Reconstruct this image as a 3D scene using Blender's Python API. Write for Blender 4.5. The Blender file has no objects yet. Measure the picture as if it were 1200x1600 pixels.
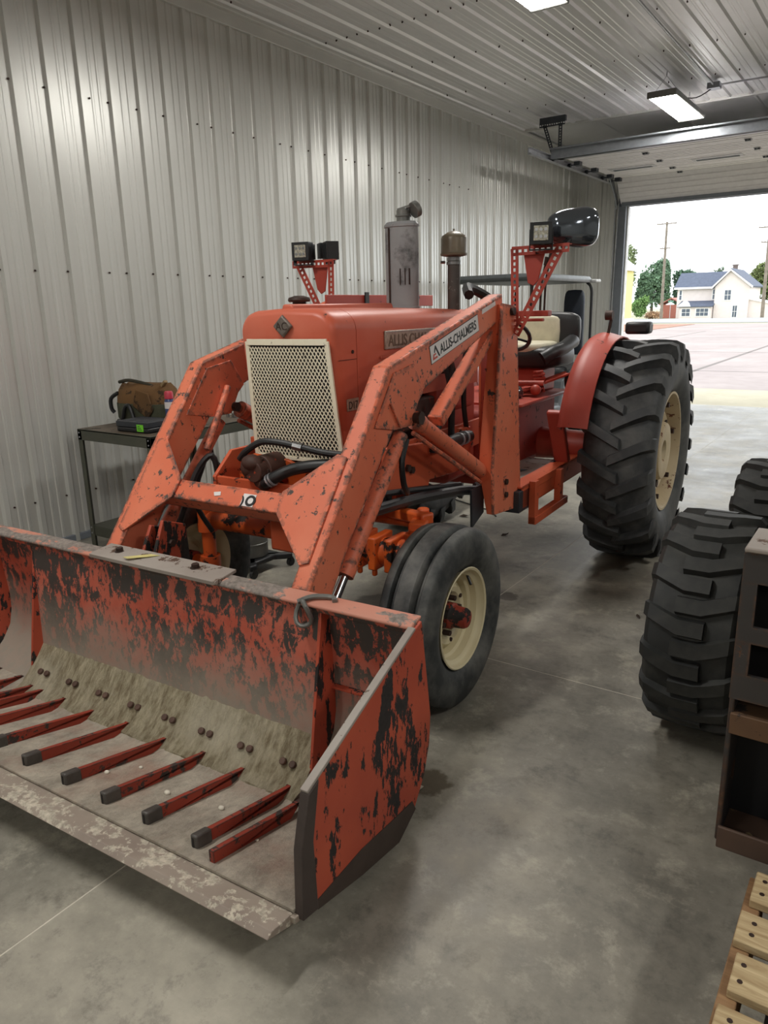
import bpy, math, random
import numpy as np
from mathutils import Vector, Matrix
random.seed(7); rng = np.random.default_rng(7)
S = bpy.context.scene
COL = S.collection
PI = math.pi

# ---------------------------------------------------------------- camera
RM = Matrix(((0.8238, -0.1310, 0.5515), (0.5664, 0.2303, -0.7913), (-0.0234, 0.9643, 0.2639)))
cd = bpy.data.cameras.new('camera'); cam = bpy.data.objects.new('camera', cd); COL.objects.link(cam)
cd.sensor_fit = 'VERTICAL'; cd.sensor_height = 34.56; cd.lens = 34.56 * 1157.6 / 1600.0
cd.clip_start = 0.02; cd.clip_end = 600
cam.matrix_world = Matrix.Translation((0, 0, 1.6)) @ RM.to_4x4()
S.camera = cam

# ---------------------------------------------------------------- world, exposure
W = bpy.data.worlds.new('overcast'); S.world = W; W.use_nodes = True
bg = W.node_tree.nodes['Background']
bg.inputs[0].default_value = (0.93, 0.97, 1.0, 1); bg.inputs[1].default_value = 1.75
S.view_settings.view_transform = 'Standard'; S.view_settings.look = 'None'
S.view_settings.gamma = 1.0; S.view_settings.use_curve_mapping = False
S.view_settings.exposure = 0.72
LAMP = 34.0          # emission of the ceiling fixtures
# daylight portal in the door opening (guides sampling of the sky, emits nothing)
pd_ = bpy.data.lights.new('door_portal', 'AREA'); pd_.shape = 'RECTANGLE'; pd_.size = 4.9; pd_.size_y = 3.1
pd_.cycles.is_portal = True
po = bpy.data.objects.new('door_portal', pd_); COL.objects.link(po)
po.location = (-1.5, 12.9, 1.55); po.rotation_euler = (-PI / 2, 0, 0)

# ================================================================ helpers
def lin(r, g, b):
    f = lambda c: (c / 255 / 12.92) if c / 255 <= .04045 else ((c / 255 + .055) / 1.055) ** 2.4
    return (f(r), f(g), f(b), 1)

class MB:
    def __init__(s): s.v = []; s.f = []
    def add(s, v, f):
        n = len(s.v); s.v += [tuple(p) for p in v]; s.f += [tuple(i + n for i in q) for q in f]; return s
    def box(s, x0, x1, y0, y1, z0, z1):
        return s.add([(x0, y0, z0), (x1, y0, z0), (x1, y1, z0), (x0, y1, z0), (x0, y0, z1), (x1, y0, z1), (x1, y1, z1), (x0, y1, z1)],
                     [(3, 2, 1, 0), (4, 5, 6, 7), (0, 1, 5, 4), (1, 2, 6, 5), (2, 3, 7, 6), (3, 0, 4, 7)])
    def prism(s, pts, axis, a0, a1):
        n = len(pts)
        ar = sum(pts[i][0] * pts[(i + 1) % n][1] - pts[(i + 1) % n][0] * pts[i][1] for i in range(n))
        if ar < 0: pts = pts[::-1]
        mk = {'x': lambda p, a: (a, p[0], p[1]), 'y': lambda p, a: (p[0], a, p[1]), 'z': lambda p, a: (p[0], p[1], a)}[axis]
        lo, hi = min(a0, a1), max(a0, a1)
        v = [mk(p, lo) for p in pts] + [mk(p, hi) for p in pts]
        f = [tuple(range(n))[::-1], tuple(range(n, 2 * n))] + [(i, (i + 1) % n, n + (i + 1) % n, n + i) for i in range(n)]
        if axis == 'y': f = [q[::-1] for q in f]
        return s.add(v, f)
    def bar(s, p0, p1, w, h, up=(0, 0, 1)):
        p0, p1, up = Vector(p0), Vector(p1), Vector(up)
        d = (p1 - p0).normalized(); sd = d.cross(up)
        if sd.length < 1e-4: sd = d.cross(Vector((1, 0, 0)))
        sd.normalize(); u2 = sd.cross(d)
        a, b = sd * (w / 2), u2 * (h / 2)
        v = [p0 - a - b, p0 + a - b, p0 + a + b, p0 - a + b, p1 - a - b, p1 + a - b, p1 + a + b, p1 - a + b]
        return s.add(v, [(0, 1, 2, 3), (7, 6, 5, 4), (4, 5, 1, 0), (5, 6, 2, 1), (6, 7, 3, 2), (7, 4, 0, 3)])
    def cyl(s, p0, p1, r0, r1=None, n=16, cap=True):
        r1 = r0 if r1 is None else r1
        p0, p1 = Vector(p0), Vector(p1); d = (p1 - p0).normalized()
        a = d.orthogonal().normalized(); b = d.cross(a)
        v = []
        for p, r in ((p0, r0), (p1, r1)):
            v += [p + (a * math.cos(2 * PI * i / n) + b * math.sin(2 * PI * i / n)) * r for i in range(n)]
        f = [(i, (i + 1) % n, n + (i + 1) % n, n + i) for i in range(n)]
        if cap: f += [tuple(range(n))[::-1], tuple(range(n, 2 * n))]
        return s.add(v, f)
    def tube(s, pts, r, n=8, sub=4):
        P = [Vector(p) for p in pts]
        if sub > 1 and len(P) > 2:
            Q = []
            for i in range(len(P) - 1):
                a, b, c, d = P[max(i - 1, 0)], P[i], P[i + 1], P[min(i + 2, len(P) - 1)]
                for k in range(sub):
                    t = k / sub
                    Q.append(.5 * ((2 * b) + (c - a) * t + (2 * a - 5 * b + 4 * c - d) * t * t + (3 * b - a - 3 * c + d) * t ** 3))
            P = Q + [P[-1]]
        v = []; nrm = None
        for i, p in enumerate(P):
            d = (P[min(i + 1, len(P) - 1)] - P[max(i - 1, 0)]).normalized()
            nrm = d.orthogonal().normalized() if nrm is None else (nrm - d * nrm.dot(d)).normalized()
            b = d.cross(nrm)
            v += [p + (nrm * math.cos(2 * PI * k / n) + b * math.sin(2 * PI * k / n)) * r for k in range(n)]
        f = []
        for i in range(len(P) - 1):
            for k in range(n):
                f.append((i * n + k, i * n + (k + 1) % n, (i + 1) * n + (k + 1) % n, (i + 1) * n + k))
        f += [tuple(range(n))[::-1], tuple(range((len(P) - 1) * n, len(P) * n))]
        return s.add(v, f)
    def lathe(s, prof, c, axis='x', n=32, close=False, sy=1.0):
        c = Vector(c); m = len(prof); v = []
        for a, r in prof:
            for k in range(n):
                t = 2 * PI * k / n; x, y = r * math.cos(t), r * math.sin(t) * sy
                v.append(c + {'x': Vector((a, x, y)), 'y': Vector((y, a, x)), 'z': Vector((x, y, a))}[axis])
        f = []
        for i in range(m if close else m - 1):
            j = (i + 1) % m
            for k in range(n):
                f.append((i * n + k, i * n + (k + 1) % n, j * n + (k + 1) % n, j * n + k))
        if not close:
            f += [tuple(range(n))[::-1], tuple(range((m - 1) * n, m * n))]
        return s.add(v, f)
    def ball(s, c, r, n=12, m=8):
        if not hasattr(r, '__len__'): r = (r, r, r)
        v = []; f = []
        for j in range(1, m):
            ph = PI * j / m
            for k in range(n):
                t = 2 * PI * k / n
                v.append((c[0] + r[0] * math.sin(ph) * math.cos(t), c[1] + r[1] * math.sin(ph) * math.sin(t), c[2] + r[2] * math.cos(ph)))
        v += [(c[0], c[1], c[2] + r[2]), (c[0], c[1], c[2] - r[2])]
        for j in range(m - 2):
            for k in range(n):
                f.append((j * n + k, (j + 1) * n + k, (j + 1) * n + (k + 1) % n, j * n + (k + 1) % n))
        T, B = len(v) - 2, len(v) - 1
        for k in range(n):
            f.append((T, k, (k + 1) % n)); f.append((B, (m - 2) * n + (k + 1) % n, (m - 2) * n + k))
        return s.add(v, f)
    def loft(s, rings, caps=True):
        n = len(rings[0]); v = [p for r in rings for p in r]; f = []
        for i in range(len(rings) - 1):
            for k in range(n):
                f.append((i * n + k, i * n + (k + 1) % n, (i + 1) * n + (k + 1) % n, (i + 1) * n + k))
        if caps: f += [tuple(range(n))[::-1], tuple(range((len(rings) - 1) * n, len(rings) * n))]
        return s.add(v, f)
    def mesh(s, name, smooth=30, fix=True):
        me = bpy.data.meshes.new(name); me.from_pydata([tuple(p) for p in s.v], [], s.f); me.update()
        if fix:
            import bmesh
            bm = bmesh.new(); bm.from_mesh(me); bmesh.ops.recalc_face_normals(bm, faces=bm.faces); bm.to_mesh(me); bm.free()
        if smooth:
            me.polygons.foreach_set('use_smooth', [True] * len(me.polygons))
            me.set_sharp_from_angle(angle=math.radians(smooth))
        return me
    def build(s, name, mat, parent=None, bevel=0, smooth=30, seg=2, fix=True):
        o = bpy.data.objects.new(name, s.mesh(name, smooth, fix)); COL.objects.link(o)
        o.data.materials.append(mat)
        if parent is not None: o.parent = parent
        if bevel:
            b = o.modifiers.new('bevel', 'BEVEL'); b.width = bevel; b.segments = seg; b.limit_method = 'ANGLE'; b.angle_limit = math.radians(35)
        return o

def empty(name, loc=(0, 0, 0), rz=0):
    o = bpy.data.objects.new(name, None); COL.objects.link(o); o.location = loc; o.rotation_euler = (0, 0, rz); o.empty_display_size = .1
    return o
def tag(o, label, cat=None, group=None, kind=None):
    if label: o['label'] = label
    if cat: o['category'] = cat
    if group: o['group'] = group
    if kind: o['kind'] = kind
    return o
def struct(o, label=None):
    o['kind'] = 'structure'
    if label: o['label'] = label
    return o
def dup(o, parent=None, loc=None, rot=None):
    c = o.copy(); COL.objects.link(c)
    if parent is not None: c.parent = parent
    if loc is not None: c.location = loc
    if rot is not None: c.rotation_euler = rot
    return c
def duptree(o, parent=None):
    c = o.copy(); COL.objects.link(c); c.parent = parent
    for ch in list(o.children): duptree(ch, c)
    return c
def text(s, size, mtx, name, mat, parent, depth=.0012, sx=1.0, bold=0.0):
    cu = bpy.data.curves.new(name, 'FONT'); cu.body = s; cu.size = size; cu.extrude = depth; cu.align_x = 'LEFT'; cu.align_y = 'BOTTOM_BASELINE'
    cu.offset = bold
    to = bpy.data.objects.new(name, cu); COL.objects.link(to)
    bpy.context.view_layer.update()
    me = bpy.data.meshes.new_from_object(to.evaluated_get(bpy.context.evaluated_depsgraph_get()))
    bpy.data.objects.remove(to)
    me.transform(mtx @ Matrix.Diagonal((sx, 1, 1, 1)))
    o = bpy.data.objects.new(name, me); COL.objects.link(o); me.materials.clear(); me.materials.append(mat); o.parent = parent
    return o
def frame(o, x, y):
    x, y = Vector(x).normalized(), Vector(y).normalized(); z = x.cross(y).normalized(); y = z.cross(x)
    return Matrix(((x.x, y.x, z.x, o[0]), (x.y, y.y, z.y, o[1]), (x.z, y.z, z.z, o[2]), (0, 0, 0, 1)))

# ---------------------------------------------------------------- materials
class NT:
    def __init__(s, name):
        s.m = bpy.data.materials.new(name); s.m.use_nodes = True; s.t = s.m.node_tree; s.b = s.t.nodes['Principled BSDF']
        s.tc = s.t.nodes.new('ShaderNodeTexCoord')
    def n(s, typ, **kw):
        x = s.t.nodes.new(typ)
        for k, v in kw.items(): setattr(x, k, v)
        return x
    def l(s, a, b): s.t.links.new(a, b)
    def coord(s, scale=(1, 1, 1), rot=(0, 0, 0), loc=(0, 0, 0)):
        mp = s.n('ShaderNodeMapping'); mp.inputs['Scale'].default_value = scale; mp.inputs['Rotation'].default_value = rot
        mp.inputs['Location'].default_value = loc
        s.l(s.tc.outputs['Object'], mp.inputs[0]); return mp.outputs[0]
    def noise(s, scale, detail=6, rough=.6, vec=None, dist=0):
        x = s.n('ShaderNodeTexNoise'); x.inputs['Scale'].default_value = scale; x.inputs['Detail'].default_value = detail
        x.inputs['Roughness'].default_value = rough; x.inputs['Distortion'].default_value = dist
        s.l(vec if vec is not None else s.tc.outputs['Object'], x.inputs['Vector']); return x.outputs[0]
    def ramp(s, fac, stops):
        x = s.n('ShaderNodeValToRGB'); e = x.color_ramp.elements
        while len(e) < len(stops): e.new(.5)
        for i, (p, c) in enumerate(stops):
            e[i].position = p; e[i].color = c if hasattr(c, '__len__') else (c, c, c, 1)
        s.l(fac, x.inputs[0]); return x.outputs[0]
    def mix(s, fac, a, b):
        x = s.n('ShaderNodeMix', data_type='RGBA')
        for i, q in ((6, a), (7, b)):
            if hasattr(q, '__len__'): x.inputs[i].default_value = q
            else: s.l(q, x.inputs[i])
        if isinstance(fac, (int, float)): x.inputs[0].default_value = fac
        else: s.l(fac, x.inputs[0])
        return x.outputs[2]
    def math(s, op, a, b=0.0, c=None, clamp=False):
        x = s.n('ShaderNodeMath', operation=op); x.use_clamp = clamp
        for i, q in enumerate((a, b) if c is None else (a, b, c)):
            if isinstance(q, (int, float)): x.inputs[i].default_value = q
            else: s.l(q, x.inputs[i])
        return x.outputs[0]
    def bump(s, h, strength=.3, dist=.01):
        x = s.n('ShaderNodeBump'); x.inputs['Strength'].default_value = strength; x.inputs['Distance'].default_value = dist
        s.l(h, x.inputs['Height']); s.l(x.outputs[0], s.b.inputs['Normal'])
    def sep(s):
        x = s.n('ShaderNodeSeparateXYZ'); s.l(s.tc.outputs['Object'], x.inputs[0]); return x.outputs
    def out(s, col, rough=.5, metal=0.0, spec=None):
        if hasattr(col, '__len__'): s.b.inputs['Base Color'].default_value = col
        else: s.l(col, s.b.inputs['Base Color'])
        for k, q in (('Roughness', rough), ('Metallic', metal)):
            if isinstance(q, (int, float)): s.b.inputs[k].default_value = q
            else: s.l(q, s.b.inputs[k])
        if spec is not None: s.b.inputs['Specular IOR Level'].default_value = spec
        return s.m

def plain(name, c, rough=.5, metal=0.0, var=.12, scale=14, spec=None):
    t = NT(name); n = t.noise(scale, 5, .6)
    d = tuple(x * (1 - var * 1.6) for x in c[:3]) + (1,); h = tuple(min(1, x * (1 + var)) for x in c[:3]) + (1,)
    return t.out(t.ramp(n, [(.3, d), (.7, h)]), rough, metal, spec)
def paint(name, c, c2, chip, amt=.62, scale=22, rough=.42, edge=0.0, stretch=(1, 1, 1), rot=(0, 0, 0), soft=.03, bigscale=2.2, bigamp=.25):
    """aged paint: faded tones, chips of bare metal or rust, optional worn edges"""
    t = NT(name); vec = t.coord(stretch, rot)
    fade = t.noise(3.0, 4, .55)
    col = t.mix(t.ramp(fade, [(.35, 0.0), (.68, 1.0)]), c, c2)
    n1 = t.noise(scale, 9, .68, vec); n2 = t.noise(bigscale, 3, .5, vec)
    m = t.math('ADD', n1, t.math('MULTIPLY', t.math('SUBTRACT', n2, .5), bigamp))
    if edge:
        bv = t.n('ShaderNodeBevel', samples=4); bv.inputs[0].default_value = edge
        gm = t.n('ShaderNodeNewGeometry'); dt = t.n('ShaderNodeVectorMath', operation='DOT_PRODUCT')
        t.l(bv.outputs[0], dt.inputs[0]); t.l(gm.outputs['Normal'], dt.inputs[1])
        e = t.math('MULTIPLY', t.math('SUBTRACT', 1.0, dt.outputs['Value']), 1.1, clamp=True)
        m = t.math('ADD', m, t.math('MINIMUM', t.math('MULTIPLY', e, 2.0), .15))
    mask = t.ramp(m, [(amt, 0.0), (amt + soft, 1.0)])
    chipc = t.mix(t.ramp(t.noise(60, 4, .6), [(.35, 0.0), (.65, 1.0)]), chip, tuple(x * .55 for x in chip[:3]) + (1,))
    col = t.mix(mask, col, chipc)
    t.bump(t.math('SUBTRACT', 1.0, mask), .25, .002)
    return t.out(col, t.math('ADD', t.math('MULTIPLY', mask, .25), t.math('ADD', rough, t.math('MULTIPLY', fade, .12))))

OR1, OR2 = lin(188, 66, 38), lin(205, 88, 58)
DARK = lin(52, 44, 40)
M = {}
M['hood'] = paint('faded_orange_hood', lin(196, 92, 66), lin(204, 110, 86), lin(96, 60, 48), .675, 20, .38)
M['arm'] = paint('worn_orange_loader', lin(214, 108, 76), lin(224, 126, 94), lin(88, 78, 72), .60, 26, .42, edge=.03)
M['frame'] = paint('chassis_orange', lin(196, 84, 48), lin(204, 98, 64), lin(64, 48, 42), .63, 18, .45)
M['axle'] = paint('greasy_orange', lin(214, 94, 32), lin(190, 76, 36), lin(34, 28, 24), .55, 9, .4, bigamp=.5)
M['red'] = paint('deep_red_enamel', lin(168, 62, 48), lin(182, 78, 62), lin(52, 38, 36), .66, 14, .42)
M['bucket_out'] = paint('scraped_bucket_outside', lin(184, 82, 56), lin(168, 70, 50), lin(46, 41, 39), .525, 17, .5, stretch=(1, 1.3, .5), rot=(.6, 0, 0), bigamp=.42, bigscale=5, soft=.015)
M['cast'] = paint('cast_red', lin(168, 58, 44), lin(150, 50, 40), lin(56, 40, 36), .62, 12, .62)
M['pump'] = paint('rusty_pump', lin(70, 42, 32), lin(58, 40, 34), lin(170, 66, 34), .62, 26, .6)
M['black'] = plain('black_plastic', lin(30, 31, 33), .45)
M['gloss'] = plain('glossy_black_shell', lin(104, 110, 118), .09, .75, .02)  # black shell's base tinted blue-grey for the wall and sky it reflects
M['hose'] = plain('hose_rubber', lin(30, 30, 31), .45, var=.2)
M['rubber'] = None
M['cream'] = paint('cream_wheel_paint', lin(214, 203, 168), lin(200, 188, 152), lin(112, 72, 48), .70, 18, .45)
M['cream_r'] = paint('rusty_cream_wheel', lin(206, 190, 156), lin(186, 166, 134), lin(110, 60, 40), .62, 11, .5)
M['grille'] = paint('cream_grille', lin(236, 229, 206), lin(224, 215, 190), lin(40, 32, 28), .66, 26, .5)
M['steel'] = plain('bare_steel', lin(150, 150, 150), .32, .9, .2)
M['zinc'] = plain('galvanised', lin(172, 174, 178), .4, .6, .12)
M['chrome'] = plain('cylinder_rod', lin(195, 195, 198), .12, 1.0, .05)
M['wornsteel'] = paint('worn_grey_steel', lin(160, 152, 144), lin(142, 132, 124), lin(100, 76, 62), .59, 13, .55)
M['muffler'] = paint('sooty_muffler', lin(152, 153, 154), lin(118, 119, 121), lin(58, 56, 56), .53, 8, .4, bigamp=.6, soft=.2)
M['tan'] = plain('precleaner_tan', lin(112, 102, 84), .4, .1, .15)
M['bolt'] = plain('rusty_bolt', lin(66, 50, 44), .6, .4, .3)
M['vinyl'] = plain('cream_vinyl', lin(206, 200, 176), .45, var=.08)
M['white'] = plain('white_decal', lin(228, 222, 220), .4, var=.04)
M['ink'] = plain('black_ink', lin(28, 26, 28), .5, var=.02)
M['redink'] = plain('red_ink', lin(198, 70, 52), .5, var=.02)
M['badge'] = plain('aged_badge', lin(176, 170, 156), .4, .3, .2, 60)
M['greymetal'] = plain('grey_metal', lin(122, 122, 118), .4, .5)
M['tablegreen'] = paint('olive_shop_steel', lin(66, 68, 58), lin(82, 82, 70), lin(104, 96, 82), .66, 14, .5)
M['glasslens'] = plain('led_lens', lin(186, 184, 168), .2, var=.35, scale=90)
M['radiator'] = plain('radiator_black', lin(20, 19, 18), .7)

def rubber(name, c, dust):
    t = NT(name); n = t.noise(6, 6, .62); f = t.noise(40, 4, .6)
    col = t.mix(t.ramp(n, [(.42, 0.0), (.72, 1.0)]), c, dust)
    t.bump(f, .12, .004)
    return t.out(col, .62)
M['rubber'] = rubber('old_tire_rubber', lin(54, 56, 58), lin(94, 94, 92))
M['rubber_f'] = rubber('front_tire_rubber', lin(44, 47, 48), lin(104, 104, 100))
M['rubber_s'] = rubber('loader_tire_rubber', lin(44, 46, 46), lin(74, 74, 70))

def mat_bucket_in():
    t = NT('scraped_bucket_inside'); vec = t.coord((1.0, 1.0, .5), (0, .5, 0)); z = t.sep()[2]
    red = t.mix(t.ramp(t.noise(5, 4), [(.35, 0.0), (.65, 1.0)]), lin(176, 80, 60), lin(192, 102, 82))
    n = t.math('ADD', t.math('ADD', t.noise(24, 12, .76, vec, .25), t.math('MULTIPLY', t.math('SUBTRACT', t.noise(4.2, 4, .6, vec), .5), .34)), t.math('MULTIPLY', t.math('GREATER_THAN', z, .555), .035))
    col = t.mix(t.ramp(n, [(.495, 0.0), (.52, 1.0)]), red, lin(64, 59, 55))
    # dry dust clinging to the lower plate
    d = t.math('ADD', t.math('MULTIPLY', z, -1.55), t.math('ADD', .74, t.math('MULTIPLY', t.noise(7, 6, .7), .42)))
    col = t.mix(t.ramp(d, [(.20, 0.0), (.66, .94)]), col, lin(154, 146, 133))
    t.bump(n, .2, .004)
    return t.out(col, .6)
M['bucket_in'] = mat_bucket_in()
def mat_dirt(name, a, b, c, stretch=(1, 1, 1), sc=14):
    t = NT(name); vec = t.coord(stretch)
    n = t.noise(sc, 10, .75, vec); m = t.noise(3.2, 5, .6)
    col = t.mix(t.ramp(n, [(.36, 0.0), (.64, 1.0)]), a, b)
    col = t.mix(t.ramp(m, [(.5, 0.0), (.7, .8)]), col, c)
    t.bump(n, 1.0, .03)
    return t.out(col, .9)
M['dirt'] = mat_dirt('caked_dry_manure', lin(128, 114, 86), lin(204, 194, 164), lin(212, 204, 180), (1, .3, .3), 46)
M['dustfloor'] = mat_dirt('dusty_bucket_floor', lin(156, 146, 132), lin(212, 202, 184), lin(182, 146, 128), (1, .5, 1), 12)
M['railpaint'] = paint('scraped_red_rail', lin(158, 58, 38), lin(140, 52, 36), lin(72, 62, 58), .56, 14, .55, edge=.007)
M['railcap'] = plain('worn_rail_cap', lin(88, 84, 80), .5, .3, .2)
M['cutedge'] = paint('cutting_edge_steel', lin(134, 120, 110), lin(162, 150, 136), lin(204, 194, 176), .53, 26, .6, bigamp=.35)

def mat_wallsteel(name, c, rough, metal=.25):
    t = NT(name); n = t.noise(3, 4, .6, t.coord((1, 1, .15)))
    return t.out(t.ramp(n, [(.3, tuple(x * .93 for x in c[:3]) + (1,)), (.7, c)]), rough, metal)
M['liner'] = mat_wallsteel('liner_steel', lin(212, 212, 207), .33, .36)
M['ceilsteel'] = mat_wallsteel('ceiling_steel', lin(226, 226, 226), .34, .3)
M['doorwhite'] = plain('door_panel_white', lin(232, 229, 231), .5, var=.04)
M['galvbeam'] = plain('track_steel', lin(150, 154, 160), .35, .6, .1)
M['darksteel'] = plain('dark_bracket_steel', lin(64, 68, 74), .45, .4, .1)
M['jamb'] = plain('jamb_trim', lin(120, 126, 134), .5, var=.05)

SX = [(-1.18, 1.92), (-1.69, 3.64), (-2.30, 3.18), (-1.12, 3.32)]          # oil and water stains on the slab
def mat_floor():
    t = NT('polished_concrete'); p = t.n('ShaderNodeNewGeometry').outputs['Position']
    def nz(s, d, r, dist=0): return t.noise(s, d, r, p, dist)
    a = nz(.6, 6, .62); b = nz(1.9, 10, .70); c = nz(24, 6, .7); e = nz(4.2, 12, .78, .15)
    col = t.ramp(t.math('ADD', t.math('MULTIPLY', a, .5), t.math('MULTIPLY', b, .5)),
                 [(.37, lin(92, 90, 83)), (.5, lin(134, 130, 119)), (.63, lin(176, 170, 155))])
    col = t.mix(t.ramp(e, [(.53, 0.0), (.68, .7)]), col, lin(190, 184, 167))
    col = t.mix(t.ramp(e, [(.32, .75), (.47, 0.0)]), col, lin(78, 76, 70))
    col = t.mix(t.math('MULTIPLY', t.ramp(c, [(.4, 0.0), (.7, 1.0)]), .2), col, lin(176, 170, 156))
    # spilled oil and water stains
    wob = t.math('MULTIPLY', t.math('SUBTRACT', nz(13, 6, .65), .5), .14)
    for (x, y, r, s_, colr) in STAINS:
        vm = t.n('ShaderNodeVectorMath', operation='SUBTRACT'); t.l(p, vm.inputs[0]); vm.inputs[1].default_value = (x, y, 0)
        vs = t.n('ShaderNodeVectorMath', operation='MULTIPLY'); t.l(vm.outputs[0], vs.inputs[0]); vs.inputs[1].default_value = (1, 1, 0)
        ln = t.n('ShaderNodeVectorMath', operation='LENGTH'); t.l(vs.outputs[0], ln.inputs[0])
        d = t.math('ADD', ln.outputs['Value'], wob)
        col = t.mix(t.ramp(d, [(max(r - s_, 0), .8), (r, 0.0)]), col, colr)
    t.bump(t.math('ADD', t.math('MULTIPLY', e, .5), t.math('MULTIPLY', c, .25)), .08, .004)
    return t.out(col, t.ramp(b, [(.35, .33), (.65, .55)]))
STAINS = [(SX[0][0], SX[0][1], .085, .02, lin(74, 64, 48)), (SX[1][0], SX[1][1], .075, .02, lin(70, 62, 54)), (SX[2][0], SX[2][1], .13, .03, lin(70, 64, 56))]
M['floor'] = mat_floor()
M['joint'] = plain('joint_dust', lin(206, 200, 186), .9)

# ================================================================ THE BUILDING
XW, YD, ZC = -4.868, 12.7, 3.97          # left wall, door wall, ceiling
XR, YB = 5.6, -6.2
P = .2437                                # rib pitch
# floor slabs with saw-cut joints
base = struct(MB().box(XW - .1, XR, YB, YD + .05, -.12, -.0006).build('floor', M['joint'], smooth=0), 'grey concrete slab floor of the shop')
xs = [XW - .02, -1.736, 2.4, XR]; ys = [YB, -2.0, 2.887, 5.15, 8.6, YD + .05]
g = .0028
for i in range(len(xs) - 1):
    for j in range(len(ys) - 1):
        MB().box(xs[i] + g, xs[i + 1] - g, ys[j] + g, ys[j + 1] - g, -.1, 0).build('slab', M['floor'], base, smooth=0)

def rib_profile(nr, pitch, h=.025, mh=.006):
    pts = []
    for k in range(nr):
        o = k * pitch
        pts += [(o, 0), (o + .012, h), (o + .045, h), (o + .060, 0)]
        for q in (.105, .165):
            pts += [(o + q, 0), (o + q + .007, mh), (o + q + .020, mh), (o + q + .027, 0)]
    pts.append((nr * pitch, 0))
    return pts
def sheet(pts, length, fn):
    v = [fn(a, h, 0) for a, h in pts] + [fn(a, h, length) for a, h in pts]; n = len(pts)
    return MB().add(v, [(i, i + 1, n + i + 1, n + i) for i in range(n - 1)])
prof = rib_profile(4, P)
# left wall
wl = struct(MB().box(XW - .12, XW - .022, YB, YD + .1, 0, ZC + .05).build('wall_left', M['liner'], smooth=0), 'ribbed light grey steel wall')
pm = sheet(prof, ZC, lambda a, h, z: (h, a, z)).mesh('panel', 25, fix=False)
y0 = 2.985 - 4 * P * 10
for k in range(30):
    y = y0 + k * 4 * P
    if y + 4 * P > YD + .6: break
    if y < YB - .2: continue
    o = bpy.data.objects.new('panel', pm); COL.objects.link(o); o.parent = wl; o.location = (XW - .02, y, 0); o.data.materials.clear() if False else None
pm.materials.append(M['liner'])
sc = MB()
for z in (.35, 1.905, 3.056):
    for k in range(60):
        y = 2.985 + P * (k - 34) + .03 + (-.035 if k % 4 else .06)
        if YB < y < YD - .1: sc.cyl((XW - .02, y, z), (XW - .009, y, z), .0065, n=6)
tag(sc.build('screw', M['bolt'], wl), None, kind='stuff')
struct(MB().box(XW - .02, XW + .055, YB, YD, ZC - .035, ZC - .004).box(XW - .02, XW + .012, YB, YD, ZC - .13, ZC - .03).build('trim_1', M['liner'], bevel=.004), 'folded steel angle trim between wall and ceiling')
struct(MB().box(XW - .022, XW + .004, YB, YD, 0, .05).build('baseboard_left', M['jamb'], bevel=.003), 'grey base angle along the ribbed wall')
# ceiling liner
cl = struct(MB().box(XW - .12, XR, YB, YD + .1, ZC + .06, ZC + .16).build('ceiling', M['ceilsteel'], smooth=0), 'ribbed steel ceiling liner')
def ceil_row(ya, yb, z, x0=XW):
    me = sheet(rib_profile(4, P, .020, .0035), yb - ya, lambda a, h, l: (a, l, -h)).mesh('panel', 25, fix=False); me.materials.append(M['ceilsteel'])
    x = x0
    while x < XR - .1:
        o = bpy.data.objects.new('panel', me); COL.objects.link(o); o.parent = cl; o.location = (x, ya, z); x += 4 * P
ceil_row(YB, 6.12, ZC + .016); ceil_row(6.08, 10.64, ZC + .02)
def plain_sheet():
    pts = [(0, 0), (.012, .012), (.03, .012), (.042, 0), (4 * P, 0)]
    me = sheet(pts, YD - 10.6, lambda a, h, l: (a, l, -h)).mesh('panel', 25, fix=False); me.materials.append(M['ceilsteel'])
    x = XW
    while x < XR - .1:
        o = bpy.data.objects.new('panel', me); COL.objects.link(o); o.parent = cl; o.location = (x, 10.6, ZC + .05); x += 4 * P
plain_sheet()
sc = MB()
for yy, st in ((6.10, .12), (7.2, P), (8.35, P), (9.5, P), (4.9, P), (3.7, P)):
    x = XW + .09
    while x < 1.5:
        sc.cyl((x, yy + rng.uniform(-.015, .015), ZC + .016), (x, yy, ZC + .004), .007, n=6); x += st
tag(sc.build('screw', M['bolt'], cl), None, kind='stuff')
struct(MB().box(XW, XR, 10.60, 10.66, ZC - .012, ZC + .06).build('trim_2', M['liner'], bevel=.004), 'bright edge trim where the ceiling liner ends before the door')
# other walls (behind the photographer and to the right)
wr = struct(MB().box(XR, XR + .1, YB, YD + .1, 0, ZC + .06).build('wall_right', M['liner'], smooth=0))
wb = struct(MB().box(XW - .12, XR + .1, YB - .1, YB, 0, ZC + .06).build('wall_back', M['liner'], smooth=0))
# door wall
DX0, DX1, DZ = -3.97, 1.0, 3.10
wd = struct(MB().box(XW - .12, DX0, YD + .02, YD + .14, 0, ZC + .1).box(DX1, XR + .1, YD + .02, YD + .14, 0, ZC + .1).box(DX0, DX1, YD + .02, YD + .14, DZ, ZC + .1).build('wall_front', M['liner'], smooth=0), 'ribbed steel wall around the overhead door')
me = sheet(prof, ZC, lambda a, h, z: (a, -h, z)).mesh('panel', 25, fix=False); me.materials.append(M['liner'])
o = bpy.data.objects.new('panel', me); COL.objects.link(o); o.parent = wd; o.location = (XW - .06, YD + .015, 0)
struct(MB().box(DX0 - .13, DX0, YD - .06, YD + .16, 0, DZ).box(DX0 - .13, DX1 + .13, YD - .03, YD + .16, DZ, DZ + .12).box(DX1, DX1 + .13, YD - .06, YD + .16, 0, DZ).build('trim_3', M['jamb'], bevel=.006), 'dark grey jamb and header trim around the open doorway')
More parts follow.
